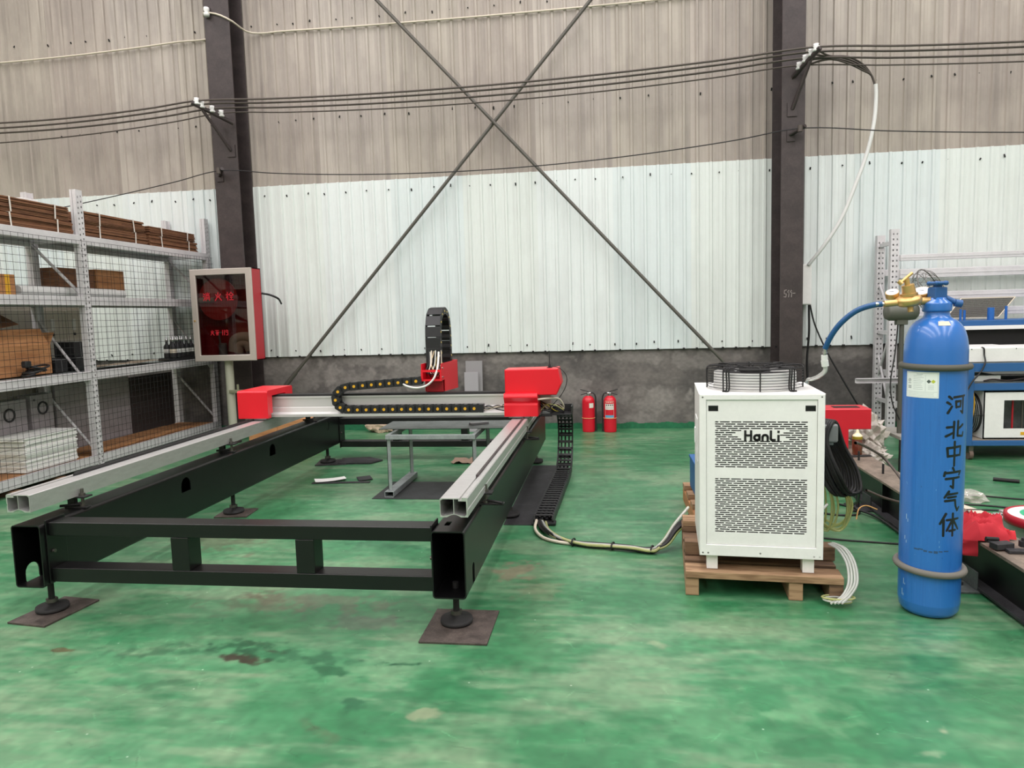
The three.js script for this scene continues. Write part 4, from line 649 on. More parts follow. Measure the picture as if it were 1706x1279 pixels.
// ---------------------------------------------------------------- chiller on its pallet
const CH = [0.724, 0.127, -3.742], CRY = -0.075;
{
  const p = thing('wooden_pallet', 'rough wooden pallet under the white chiller', 'pallet', [0.735, 0, -3.742], { local: true, ry: CRY });
  for (const x of [-0.33, 0.15, 0.33]) part(p, 'runner', BX(x - 0.032, x + 0.032, 0, 0.088, -0.5, 0.29, 0.004), x > 0.2 ? M.woodDark : M.wood);
  [0.235, 0.07, -0.1, -0.27, -0.43].forEach((z, i) => part(p, 'deck_board', BX(-0.362, 0.362, 0.089, 0.125, z - 0.062, z + 0.062, 0.004), i ? M.woodDark : M.wood));
  const tm = thing('timber_batten', 'dark timber batten lying across the pallet under the chiller', 'timber', [0.735, 0.127, -3.742], { local: true, ry: CRY });
  part(tm, 'timber', BX(-0.36, 0.37, 0, 0.072, -0.02, 0.07, 0.004), M.woodDark);
  const st = thing('timber_stack', 'short stack of wood pieces on the pallet behind the chiller', 'timber', [0.735, 0.127, -3.742], { local: true, ry: CRY });
  for (let i = 0; i < 2; i++) part(st, 'wood_piece', BX(-0.37 + R(0, 0.012), 0.34 + R(0, 0.02), i * 0.034, i * 0.034 + 0.031, -0.46, -0.33, 0.002), i % 2 ? M.wood : M.woodDark);

  const c = thing('water_chiller', 'white water chiller with a slotted front panel and a fan guard on top', 'chiller', CH, { local: true, ry: CRY });
  const W = 0.2825, D = 0.275, y0 = 0.074, y1 = 0.864;
  part(c, 'body', [BX(-W, W, y0, y1, -D, -D + 0.004), BX(-W, -W + 0.004, y0, y1, -D, D - 0.02), BX(W - 0.004, W, y0, y1, -D, D - 0.02), BX(-W, W, y0, y0 + 0.004, -D, D - 0.02), BX(-W, W, y1 - 0.004, y1, -D, D - 0.02)], M.white);
  part(c, 'front_frame', EX([[-W, y0], [W, y0], [W, y1], [-W, y1]], 0.022, { bevel: 0.002, holes: [[[-W + 0.032, y0 + 0.056], [-W + 0.032, y1 - 0.026], [W - 0.032, y1 - 0.026], [W - 0.032, y0 + 0.056]]] }).translate(0, 0, D - 0.022), M.white);
  part(c, 'condenser', Array.from({ length: 60 }, (_, i) => BX(-0.24 + i * 0.008, -0.24 + i * 0.008 + 0.0012, y0 + 0.06, y1 - 0.1, D - 0.2, D - 0.14)), M.aluDark, { label: 'finned condenser behind the slots', kind: 'stuff' });
  const px0 = -W + 0.0335, px1 = W - 0.0335, py0 = y0 + 0.0575, py1 = y1 - 0.0275, holes = [];
  const sx0 = -0.2095, sx1 = 0.2085;
  const rows = (top, n, skip) => { for (let r = 0; r < n; r++) { const y = top - r * 0.01035; for (let k = -1; k < 9; k++) { const off = [0, 0.026, 0.0105, 0.0365][r % 4] - 0.03; let a = sx0 + off + k * 0.0524, b = a + 0.0455; a = Math.max(a, sx0); b = Math.min(b, sx1); if (b - a < 0.008) continue; if (skip && skip(a, b, y)) continue; holes.push([[a, y - 0.0029], [a, y + 0.0029], [b, y + 0.0029], [b, y - 0.0029]]); } } };
  rows(y1 - 0.132, 22, (a, b, y) => y < y1 - 0.168 && y > y1 - 0.224 && b > -0.085 && a < 0.082); rows(y1 - 0.409, 26);
  for (const x of [-0.241, 0.197]) holes.push([[x, y1 - 0.081], [x, y1 - 0.053], [x + 0.046, y1 - 0.053], [x + 0.046, y1 - 0.081]]);
  const panel = part(c, 'front_panel', EX([[px0, py0], [px1, py0], [px1, py1], [px0, py1]], 0.0018, { holes }).translate(0, 0, D - 0.006), M.white);
  for (const x of [-0.241, 0.197]) part(panel, 'handle_cup', [BX(x, x + 0.046, y1 - 0.081, y1 - 0.053, D - 0.0215, D - 0.018), BX(x, x + 0.046, y1 - 0.0605, y1 - 0.053, D - 0.018, D - 0.005, 0.001)], M.blackPlastic, { label: 'black recessed handle' });
  const arcp = (cx, cy, r, a0, a1, n = 10) => Array.from({ length: n + 1 }, (_, i) => { const a = (a0 + (a1 - a0) * i / n) * Math.PI / 180; return [cx + r * Math.cos(a), cy - r * Math.sin(a)]; });
  const letters = [[[[0, 0], [0, 1]], [[0.62, 0], [0.62, 1]], [[0, 0.48], [0.62, 0.48]]], [[...arcp(1.24, 0.72, 0.27, 0, 180), ...arcp(1.24, 0.72, 0.27, 180, 320).slice(1)], [[1.51, 0.42], [1.51, 1]]], [[[1.84, 1], ...arcp(2.11, 0.7, 0.27, 180, 0), [2.38, 1]]], [[[2.72, 0], [2.72, 0.8], ...arcp(2.9, 0.8, 0.18, 180, 270, 5), [3.12, 0.98]]], [[[3.52, 0.5], [3.52, 0.98]], [[3.52, 0.03], [3.52, 0.06]]]];
  for (const l of letters) part(panel, 'letter', ribbon(l, 0.0425, 0.042, 0.0105, 0.0016).translate(-0.071, y1 - 0.176, D - 0.0034), M.blackMatte, { keepUV: true });
  for (const [x, y] of [[-W + 0.015, y1 - 0.013], [W - 0.015, y1 - 0.013], [-W + 0.015, y0 + 0.014], [W - 0.015, y0 + 0.014], [-W + 0.04, y0 + 0.014], [W - 0.04, y0 + 0.014], [0, y0 + 0.02]]) part(c, 'screw', C([x, y, D], [x, y, D + 0.002], 0.0045, 8), M.bolt);
  part(c, 'top_plate', BX(-W - 0.002, W + 0.002, y1, y1 + 0.003, -D, D, 0.001), M.white);
  for (const x of [-0.222, 0.222]) for (const z of [-0.2, 0.225]) part(c, 'foot', [BX(x - 0.026, x + 0.026, 0, y0, z + 0.02, z + 0.024), BX(x - 0.026, x - 0.022, 0, y0, z - 0.03, z + 0.02), BX(x + 0.022, x + 0.026, 0, y0, z - 0.03, z + 0.02), BX(x - 0.026, x + 0.026, 0, 0.004, z - 0.03, z + 0.02)], M.white);
  part(c, 'side_grille', [BX(-W - 0.004, -W, 0.5, 0.72, -0.1, 0.1, 0.002), BX(-W - 0.012, -W - 0.004, 0.58, 0.66, -0.04, 0.0, 0.003)], M.whiteMatte);
  const jb = part(c, 'side_box', BX(W, W + 0.17, 0.545, 0.645, -0.32, -0.22, 0.012), mat(0x7d817f, 0.5), { label: 'grey plastic box on the side' }); void jb;
  part(c, 'side_arm', BX(W - 0.005, W + 0.15, 0.53, 0.55, -0.30, -0.24, 0.003), M.galv);
  // fan guard
  const fy = y1 + 0.003, fr = 0.232;
  const sh = part(c, 'fan_shroud', LA([[0.195, 0], [0.2, 0.002], [0.198, 0.085], [0.19, 0.088], [0.188, 0.002]], 40).translate(0, fy, 0), M.whiteMatte);
  const fan = part(sh, 'fan_hub', [C([0, fy + 0.04, 0], [0, fy + 0.098, 0], 0.075, 24), C([0, fy + 0.098, 0], [0, fy + 0.104, 0], 0.06, 24, 0.05)], M.blackMatte); void fan;
  for (let i = 0; i < 5; i++) part(sh, 'fan_blade', BR(0.12, 0.004, 0.09, 0.001, [0.125 * Math.cos(i * 1.2566), fy + 0.055, 0.125 * Math.sin(i * 1.2566)], [0.5, -i * 1.2566, 0]), M.blackMatte);
  const gd = part(c, 'fan_guard', new THREE.TorusGeometry(fr, 0.003, 6, 64).rotateX(Math.PI / 2).translate(0, fy + 0.108, 0), M.blackMatte, { label: 'black wire fan guard' });
  for (let i = 0; i < 7; i++) part(gd, 'ring', new THREE.TorusGeometry(fr - 0.003, 0.0016, 5, 56).rotateX(Math.PI / 2).translate(0, fy + 0.014 + i * 0.0135, 0), M.blackMatte);
  for (let i = 0; i < 8; i++) part(gd, 'ring', new THREE.TorusGeometry(0.09 + i * 0.0195, 0.0015, 5, 48).rotateX(Math.PI / 2).translate(0, fy + 0.11 + 0.006 * Math.sin(i), 0), M.blackMatte);
  for (let i = 0; i < 8; i++) { const a = Math.PI / 2 + (i + 0.0) * Math.PI / 4, cx = Math.cos(a), cz = Math.sin(a); part(gd, 'spoke', T([[cx * 0.07, fy + 0.106, cz * 0.07], [cx * 0.15, fy + 0.114, cz * 0.15], [cx * (fr - 0.004), fy + 0.112, cz * (fr - 0.004)], [cx * fr, fy + 0.1, cz * fr], [cx * fr, fy + 0.003, cz * fr]], 0.0038, 24, 5), M.blackMatte); }
  for (const a of [0.9, 2.24, 4.04, 5.38]) for (const o of [-0.03, 0.03]) { const cx = Math.cos(a + o), cz = Math.sin(a + o); part(gd, 'leg', T([[cx * (fr - 0.05), fy + 0.113, cz * (fr - 0.05)], [cx * fr, fy + 0.111, cz * fr], [cx * (fr + 0.003), fy + 0.1, cz * (fr + 0.003)], [cx * (fr + 0.003), fy + 0.006, cz * (fr + 0.003)], [cx * (fr + 0.03), fy + 0.004, cz * (fr + 0.03)]], 0.0042, 24, 5), M.blackMatte); }
}
// second pallet with the blue box
{
  const p = thing('wooden_pallet', 'orange wooden pallet under the blue box behind the chiller', 'pallet', [0.9, 0, -4.85]);
  for (const x of [0.56, 0.9, 1.2]) part(p, 'runner', BX(x - 0.04, x + 0.04, 0, 0.09, -5.3, -4.42, 0.004), M.cardOrange);
  for (const z of [-4.48, -4.75, -5.0, -5.25]) part(p, 'deck_board', BX(0.52, 1.24, 0.091, 0.128, z - 0.06, z + 0.06, 0.003), M.wood);
  const b = thing('blue_box', 'blue painted steel box on the orange pallet behind the chiller', 'box', [0.9, 0.128, -4.85]);
  part(b, 'box_body', BX(0.56, 1.2, 0.13, 0.34, -5.2, -4.5, 0.008), M.blueDark); part(b, 'lid', BX(0.555, 1.205, 0.34, 0.36, -5.205, -4.495, 0.004), M.blueDark);
  single('crumpled_bag', 'crumpled clear plastic on the blue box', 'plastic', (() => { const s = new THREE.IcosahedronGeometry(0.07, 3), a = s.attributes.position; for (let i = 0; i < a.count; i++) { const q = 0.55 + 0.8 * vn(a.getX(i) * 60 + 50, a.getY(i) * 60 + a.getZ(i) * 40 + 50, 999, 999, 7); a.setXYZ(i, a.getX(i) * q * 1.3, a.getY(i) * q * 0.8, a.getZ(i) * q * 1.3); } s.computeVertexNormals(); s.computeBoundingBox(); return s.translate(0.64, 0.362 - s.boundingBox.min.y, -4.7); })(), M.wrap);
}
// hoses and cables at the chiller's side
{
  const g = thing('black_cable_coil', 'thick coil of black cable hanging at the chiller\'s right side', 'cable', [1.2, 0.35, -4.02]);
  for (let k = 0; k < 9; k++) { const o = (k - 4) * 0.012, q = R(-0.015, 0.015); part(g, 'loop', T([[1.13 + o * 0.6, 0.78, -3.98 + o], [1.105 + o * 0.5, 0.68 + q, -3.94 + o * 0.6], [1.15 + o * 0.8, 0.5 + q, -3.93 + o], [1.22 + o, 0.39 + q, -3.95], [1.27 + o * 0.8, 0.40 + q, -3.99 + o], [1.275 + o * 0.7, 0.5 + q, -4.03 + o], [1.22 + o * 0.6, 0.64, -4.06 + o], [1.17 + o * 0.6, 0.77, -4.04 + o]], 0.0095, 60, 6, true), M.cable); }
  const y = thing('yellow_tube_coil', 'tangle of clear yellow tubing hanging beside the chiller', 'hose', [1.2, 0.13, -4.05]);
  for (let k = 0; k < 10; k++) { const a = R(-0.03, 0.03), b = R(-0.04, 0.04); part(y, 'tube', T([[1.1 + a, 0.56, -4.06 + b * 0.4], [1.13 + a, 0.52, -4.0 + b * 0.4], [1.16 + a * 1.6 + k * 0.01, 0.4, -4.0 + b], [1.18 + a * 2 + k * 0.011, 0.27 + b, -4.02 + b], [1.16 + a + k * 0.009, 0.16 + R(0, 0.05), -4.05 + b], [1.1 + a + k * 0.004, 0.19 + R(0, 0.06), -4.06 + b], [1.08 + a, 0.33, -4.08 + b], [1.09 + a, 0.5, -4.09 + b * 0.5]], 0.0055, 60, 6, true), M.hoseYellow); }
  const c = thing('clear_tube_coil', 'coil of clear tubing draped over the pallet corner', 'hose', [1.06, 0.01, -3.52]);
  for (let k = 0; k < 4; k++) { const o = k * 0.0125, e = R(-0.008, 0.008); part(c, 'tube', T([[1.06 + o * 0.7, 0.225 + e, -3.62], [1.085 + o, 0.218 + e, -3.55], [1.102 + o, 0.175, -3.48 + e], [1.092 + o, 0.10, -3.42 + e], [1.055 + o, 0.05 + e, -3.39], [1.0 + o, 0.02 + 0.006 * k, -3.37 + o]], 0.0058, 40, 6), M.hoseClear); }
  for (let k = 0; k < 3; k++) part(c, 'tube', new THREE.TorusGeometry(0.042 + k * 0.009, 0.0048, 6, 36).rotateX(Math.PI / 2 + R(-0.15, 0.15)).scale(1.2, 1, 0.6).translate(1.045 + R(-0.012, 0.012), 0.02 + k * 0.009, -3.40 + R(-0.01, 0.01)), k % 2 ? M.hoseClear : M.hoseYellow);
  part(c, 'tube', T([[1.03, 0.21, -3.72], [1.045, 0.27, -3.76], [1.07, 0.33, -3.8], [1.12, 0.36, -3.86]], 0.007, 24, 6), M.hoseClear);
}
// ---------------------------------------------------------------- gas cylinder
{
  const X = 1.427, Z = -3.38, g = thing('gas_cylinder', 'tall blue gas cylinder with black brush characters and a brass regulator', 'gas cylinder', [X, 0, Z], { local: true });
  const CHARS = [
    [[[0.1, 0.12], [0.24, 0.24]], [[0.03, 0.4], [0.17, 0.5]], [[0.06, 0.92], [0.24, 0.6]], [[0.34, 0.16], [0.98, 0.1]], [[0.44, 0.36], [0.46, 0.66]], [[0.44, 0.37], [0.72, 0.35], [0.69, 0.62], [0.46, 0.64]], [[0.87, 0.12], [0.86, 0.95], [0.72, 0.84]]],
    [[[0.4, 0.06], [0.38, 0.94]], [[0.06, 0.36], [0.38, 0.33]], [[0.02, 0.84], [0.38, 0.64]], [[0.62, 0.03], [0.6, 0.82], [0.93, 0.86], [0.97, 0.66]], [[0.93, 0.24], [0.62, 0.46]]],
    [[[0.12, 0.26], [0.16, 0.62]], [[0.12, 0.26], [0.88, 0.2], [0.84, 0.58]], [[0.16, 0.6], [0.84, 0.56]], [[0.5, 0.0], [0.5, 1.0]]],
    [[[0.48, 0.0], [0.55, 0.13]], [[0.1, 0.2], [0.05, 0.38]], [[0.1, 0.24], [0.95, 0.18], [0.86, 0.34]], [[0.14, 0.52], [0.88, 0.46]], [[0.52, 0.5], [0.52, 0.96], [0.38, 0.86]]],
    [[[0.32, 0.0], [0.1, 0.3]], [[0.26, 0.15], [0.86, 0.11]], [[0.28, 0.3], [0.76, 0.27]], [[0.14, 0.47], [0.7, 0.43], [0.74, 0.72], [0.86, 0.96], [0.98, 0.8]]],
    [[[0.3, 0.0], [0.04, 0.45]], [[0.2, 0.28], [0.2, 0.98]], [[0.36, 0.28], [0.98, 0.23]], [[0.66, 0.0], [0.66, 0.98]], [[0.62, 0.3], [0.36, 0.75]], [[0.7, 0.3], [0.98, 0.7]], [[0.5, 0.76], [0.82, 0.73]]]];
  const cv = document.createElement('canvas'), CW = 1024, CHh = 1536; cv.width = CW; cv.height = CHh; const k = cv.getContext('2d');
  const yTop = 1.14, circ = 2 * Math.PI * 0.1255, uOf = deg => ((deg / 360) % 1 + 1) % 1 * CW, vOf = y => (1 - y / yTop) * CHh;
  k.fillStyle = '#2a6cb8'; k.fillRect(0, 0, CW, CHh);
  for (let i = 0; i < 900; i++) { const x = rnd() * CW, y = rnd() * CHh; k.fillStyle = rnd() < 0.5 ? 'rgba(30,84,150,0.10)' : 'rgba(70,132,205,0.10)'; k.fillRect(x, y, R(2, 10), R(30, 260)); }
  for (let i = 0; i < 60; i++) { k.fillStyle = rnd() < 0.6 ? 'rgba(150,185,215,0.55)' : 'rgba(24,44,80,0.55)'; k.fillRect(rnd() * CW, CHh * (0.3 + 0.7 * rnd()), R(1, 4), R(2, 16)); }
  for (let i = 0; i < 40; i++) { k.fillStyle = 'rgba(110,120,120,0.5)'; k.fillRect(rnd() * CW, CHh - R(0, 26), R(6, 40), R(2, 7)); }
  k.fillStyle = 'rgba(48,66,92,0.75)'; for (let i = 0; i < 7; i++) k.fillRect(uOf(-52 + i * 9), vOf(0.315) + R(-6, 6), R(18, 30), R(6, 16));
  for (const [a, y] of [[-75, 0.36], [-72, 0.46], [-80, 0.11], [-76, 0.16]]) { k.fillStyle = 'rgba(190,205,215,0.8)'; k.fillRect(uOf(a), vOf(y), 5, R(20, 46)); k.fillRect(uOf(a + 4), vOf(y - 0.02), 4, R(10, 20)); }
  k.strokeStyle = '#0d1016'; k.fillStyle = '#0d1016'; k.lineCap = 'round'; k.lineJoin = 'round';
  const place = [[20, 0.963, 0.092, 0.088], [19, 0.852, 0.09, 0.08], [17.5, 0.748, 0.085, 0.104], [16, 0.640, 0.086, 0.092], [15, 0.538, 0.08, 0.09], [12, 0.434, 0.088, 0.1]];
  CHARS.forEach((ch, i) => { const [deg, y, w, h] = place[i], pw = w / circ * CW, ph = h / yTop * CHh, x0 = (deg / 360) * CW - pw / 2, yy = vOf(y) - ph / 2; for (const wrap of [0, CW]) for (const s of ch) for (let q = 0; q + 1 < s.length; q++) { const n = 8; for (let e = 0; e < n; e++) { k.lineWidth = 15 - 5 * ((q + e / n) / s.length); k.beginPath(); const A = t => [wrap + x0 + (s[q][0] + (s[q + 1][0] - s[q][0]) * t) * pw, yy + (s[q][1] + (s[q + 1][1] - s[q][1]) * t) * ph]; k.moveTo(...A(e / n)); k.lineTo(...A((e + 1) / n)); k.stroke(); } } });
  const t = new THREE.CanvasTexture(cv); t.colorSpace = THREE.SRGBColorSpace; t.wrapS = THREE.RepeatWrapping;
  const paint = phys({ map: t, roughness: 0.3, clearcoat: 0.4, clearcoatRoughness: 0.2 }), plain = phys({ color: 0x2a6cb8, roughness: 0.28, clearcoat: 0.4, clearcoatRoughness: 0.15 });
  const body = LA([[0.125, 0.06], [0.1255, 0.3], [0.1255, 0.7], [0.1255, yTop]], 64), uv = body.attributes.uv, ps = body.attributes.position; for (let i = 0; i < uv.count; i++) uv.setY(i, ps.getY(i) / yTop);
  part(g, 'body', body, paint, { keepUV: true });
  part(g, 'rounded_foot', LA([[0, 0.012], [0.07, 0.01], [0.09, 0.0], [0.108, 0.006], [0.12, 0.025], [0.125, 0.06]], 48), plain);
  const dome = [[0.1255, yTop], [0.1255, 1.185], [0.1245, 1.205], [0.122, 1.228], [0.118, 1.25], [0.1115, 1.272], [0.103, 1.291], [0.092, 1.307], [0.079, 1.319], [0.066, 1.327], [0.055, 1.334], [0.0505, 1.345], [0.049, 1.362]];
  part(g, 'shoulder', LA(dome, 56), plain);
  part(g, 'neck_ring', LA([[0.049, 1.358], [0.056, 1.36], [0.058, 1.366], [0.058, 1.392], [0.054, 1.398], [0.036, 1.412], [0.034, 1.42], [0, 1.42]], 32), plain);
  const vb = part(g, 'valve', [BR(0.062, 0.055, 0.05, 0.006, [0.0, 1.438, 0], [0, 0.3, 0]), C([0, 1.46, 0], [0, 1.475, 0], 0.018, 10), C([0.02, 1.425, 0], [0.075, 1.395, 0.01], 0.012, 8), C([0.068, 1.395, 0.01], [0.095, 1.39, 0.012], 0.017, 10)], M.blueDark);
  part(vb, 'hand_wheel', [new THREE.TorusGeometry(0.033, 0.0075, 8, 24).rotateX(Math.PI / 2).translate(0, 1.482, 0), BX(-0.03, 0.03, 1.479, 1.486, -0.006, 0.006), BX(-0.006, 0.006, 1.479, 1.486, -0.03, 0.03), ...Array.from({ length: 6 }, (_, i) => new THREE.SphereGeometry(0.01, 8, 6).translate(0.036 * Math.cos(i * 1.047), 1.482, 0.036 * Math.sin(i * 1.047)))], M.blueDark);
  part(g, 'paper_sticker', new THREE.CylinderGeometry(0.0835, 0.0985, 0.018, 8, 1, true, -0.32, 0.5).translate(0, 1.3085, 0), mat(0xd9c7ae, 0.7, 0, { side: THREE.DoubleSide }), { keepUV: true });
  // printed label
  const lc = document.createElement('canvas'); lc.width = 320; lc.height = 256; const q = lc.getContext('2d'); q.fillStyle = '#e4ebe6'; q.fillRect(0, 0, 320, 256); q.strokeStyle = '#9fb0ae'; q.lineWidth = 2; q.strokeRect(10, 10, 300, 236); q.beginPath(); q.moveTo(205, 30); q.lineTo(205, 190); q.moveTo(12, 196); q.lineTo(308, 196); q.stroke();
  q.fillStyle = '#9aa7a6'; for (let i = 0; i < 9; i++) q.fillRect(88, 36 + i * 17, 70 + 34 * hash(i, 2, 3), 3); for (let i = 0; i < 3; i++) q.fillRect(22, 206 + i * 13, 200 + 70 * hash(i, 5, 3), 2); for (let i = 0; i < 5; i++) q.fillRect(228, 130 + i * 10, 50, 2); q.fillRect(120, 20, 60, 5);
  q.strokeStyle = '#4d5c5f'; q.lineWidth = 4; q.beginPath(); q.arc(44, 86, 14, 0, 6.3); q.moveTo(34, 92); q.lineTo(54, 80); q.stroke(); q.strokeRect(32, 140, 10, 26); q.strokeRect(52, 140, 10, 26); q.fillStyle = '#4d5c5f'; q.fillRect(26, 112, 36, 5);
  for (const [x, col] of [[234, '#46544f'], [272, '#b9c63c']]) { q.fillStyle = col; q.beginPath(); q.moveTo(x - 20, 92); q.lineTo(x, 72); q.lineTo(x + 20, 92); q.lineTo(x, 112); q.fill(); }
  const lt = new THREE.CanvasTexture(lc); lt.colorSpace = THREE.SRGBColorSpace;
  part(g, 'printed_label', new THREE.CylinderGeometry(0.1262, 0.1262, 0.112, 16, 1, true, -1.40, 1.13).translate(0, 1.045, 0), mat(0xffffff, 0.5, 0, { map: lt, side: THREE.DoubleSide }), { keepUV: true });
  part(g, 'rubber_ring', new THREE.TorusGeometry(0.131, 0.014, 8, 48).scale(1, 1, 1.0).rotateX(Math.PI / 2 + 0.02).rotateZ(-0.01).translate(0, 1.122, 0), M.rubberDark, { label: 'dark grey rubber ring' });
  part(g, 'rubber_ring', new THREE.TorusGeometry(0.134, 0.0155, 8, 48).rotateX(Math.PI / 2 + 0.03).rotateZ(-0.04).translate(0, 0.213, 0), M.rubberGrey, { label: 'pale grey rubber ring' });
  // regulator
  const r = part(g, 'regulator', [LA([[0, -0.022], [0.04, -0.022], [0.052, -0.012], [0.054, 0.004], [0.05, 0.012], [0.036, 0.02], [0, 0.022]], 32).rotateZ(0.16).rotateX(0.18).translate(-0.122, 1.412, 0.01), C([-0.118, 1.425, 0.015], [-0.131, 1.478, 0.02], 0.029, 12, 0.026), C([-0.122, 1.43, 0.015], [-0.124, 1.442, 0.016], 0.036, 6), C([-0.131, 1.475, 0.02], [-0.137, 1.505, 0.022], 0.011, 10), C([-0.075, 1.405, 0.005], [-0.028, 1.408, 0], 0.018, 6), C([-0.225, 1.398, 0.015], [-0.168, 1.402, 0.012], 0.016, 6), C([-0.115, 1.36, 0.02], [-0.117, 1.395, 0.015], 0.013, 8)], M.brass, { label: 'brass pressure regulator' });
  part(r, 'tee_handle', [C([-0.165, 1.488, 0.03], [-0.112, 1.53, 0.015], 0.0068, 10), C([-0.172, 1.497, 0.028], [-0.158, 1.482, 0.032], 0.01, 6)], M.brass);
  for (const [x, y, z, rr] of [[-0.045, 1.452, -0.045, 0.036], [-0.172, 1.45, -0.04, 0.028]]) { const ax = [-0.006, 0.02, 0.011], e = k => [x + ax[0] * k, y + ax[1] * k, z + ax[2] * k]; const ga = part(r, 'gauge', C(e(-1), e(0), rr, 24), M.brass); part(ga, 'dial', C(e(0), e(0.06), rr * 0.9, 24), mat(0xdfe5e8, 0.3)); part(ga, 'needle', C([e(0.12)[0] - rr * 0.5, e(0.12)[1] + 0.002, e(0.12)[2]], [e(0.12)[0] + rr * 0.4, e(0.12)[1], e(0.12)[2]], 0.001, 4), M.blackMatte); }
  part(r, 'hose_nipple', C([-0.262, 1.398, 0.017], [-0.222, 1.398, 0.015], 0.009, 10), M.chrome);
  const h = thing('gas_hose', 'blue hose from the regulator joined to a clear hose behind the chiller', 'hose', [1.05, 0.9, -3.6]);
  part(h, 'blue_hose', T([[1.195, 1.398, -3.365], [1.165, 1.396, -3.37], [1.10, 1.372, -3.4], [1.04, 1.315, -3.43], [1.005, 1.25, -3.46], [0.99, 1.2, -3.48]], 0.0125, 40, 10), mat(0x1c4f80, 0.4));
  part(h, 'hose_clip', [C([0.9905, 1.205, -3.48], [0.988, 1.165, -3.482], 0.0085, 10), C([0.989, 1.185, -3.481], [0.9888, 1.178, -3.481], 0.013, 10)], M.chrome);
  part(h, 'white_coupling', [C([0.988, 1.17, -3.482], [0.989, 1.145, -3.484], 0.0145, 12), C([0.989, 1.145, -3.484], [0.994, 1.118, -3.487], 0.0165, 12)], M.whiteMatte);
  part(h, 'clear_hose', T([[0.993, 1.125, -3.486], [0.998, 1.10, -3.5], [1.005, 1.06, -3.62], [1.025, 1.025, -3.82], [1.045, 1.0, -3.98], [1.055, 0.93, -4.06], [1.07, 0.7, -4.1]], 0.0105, 50, 10), M.hoseClear);
}

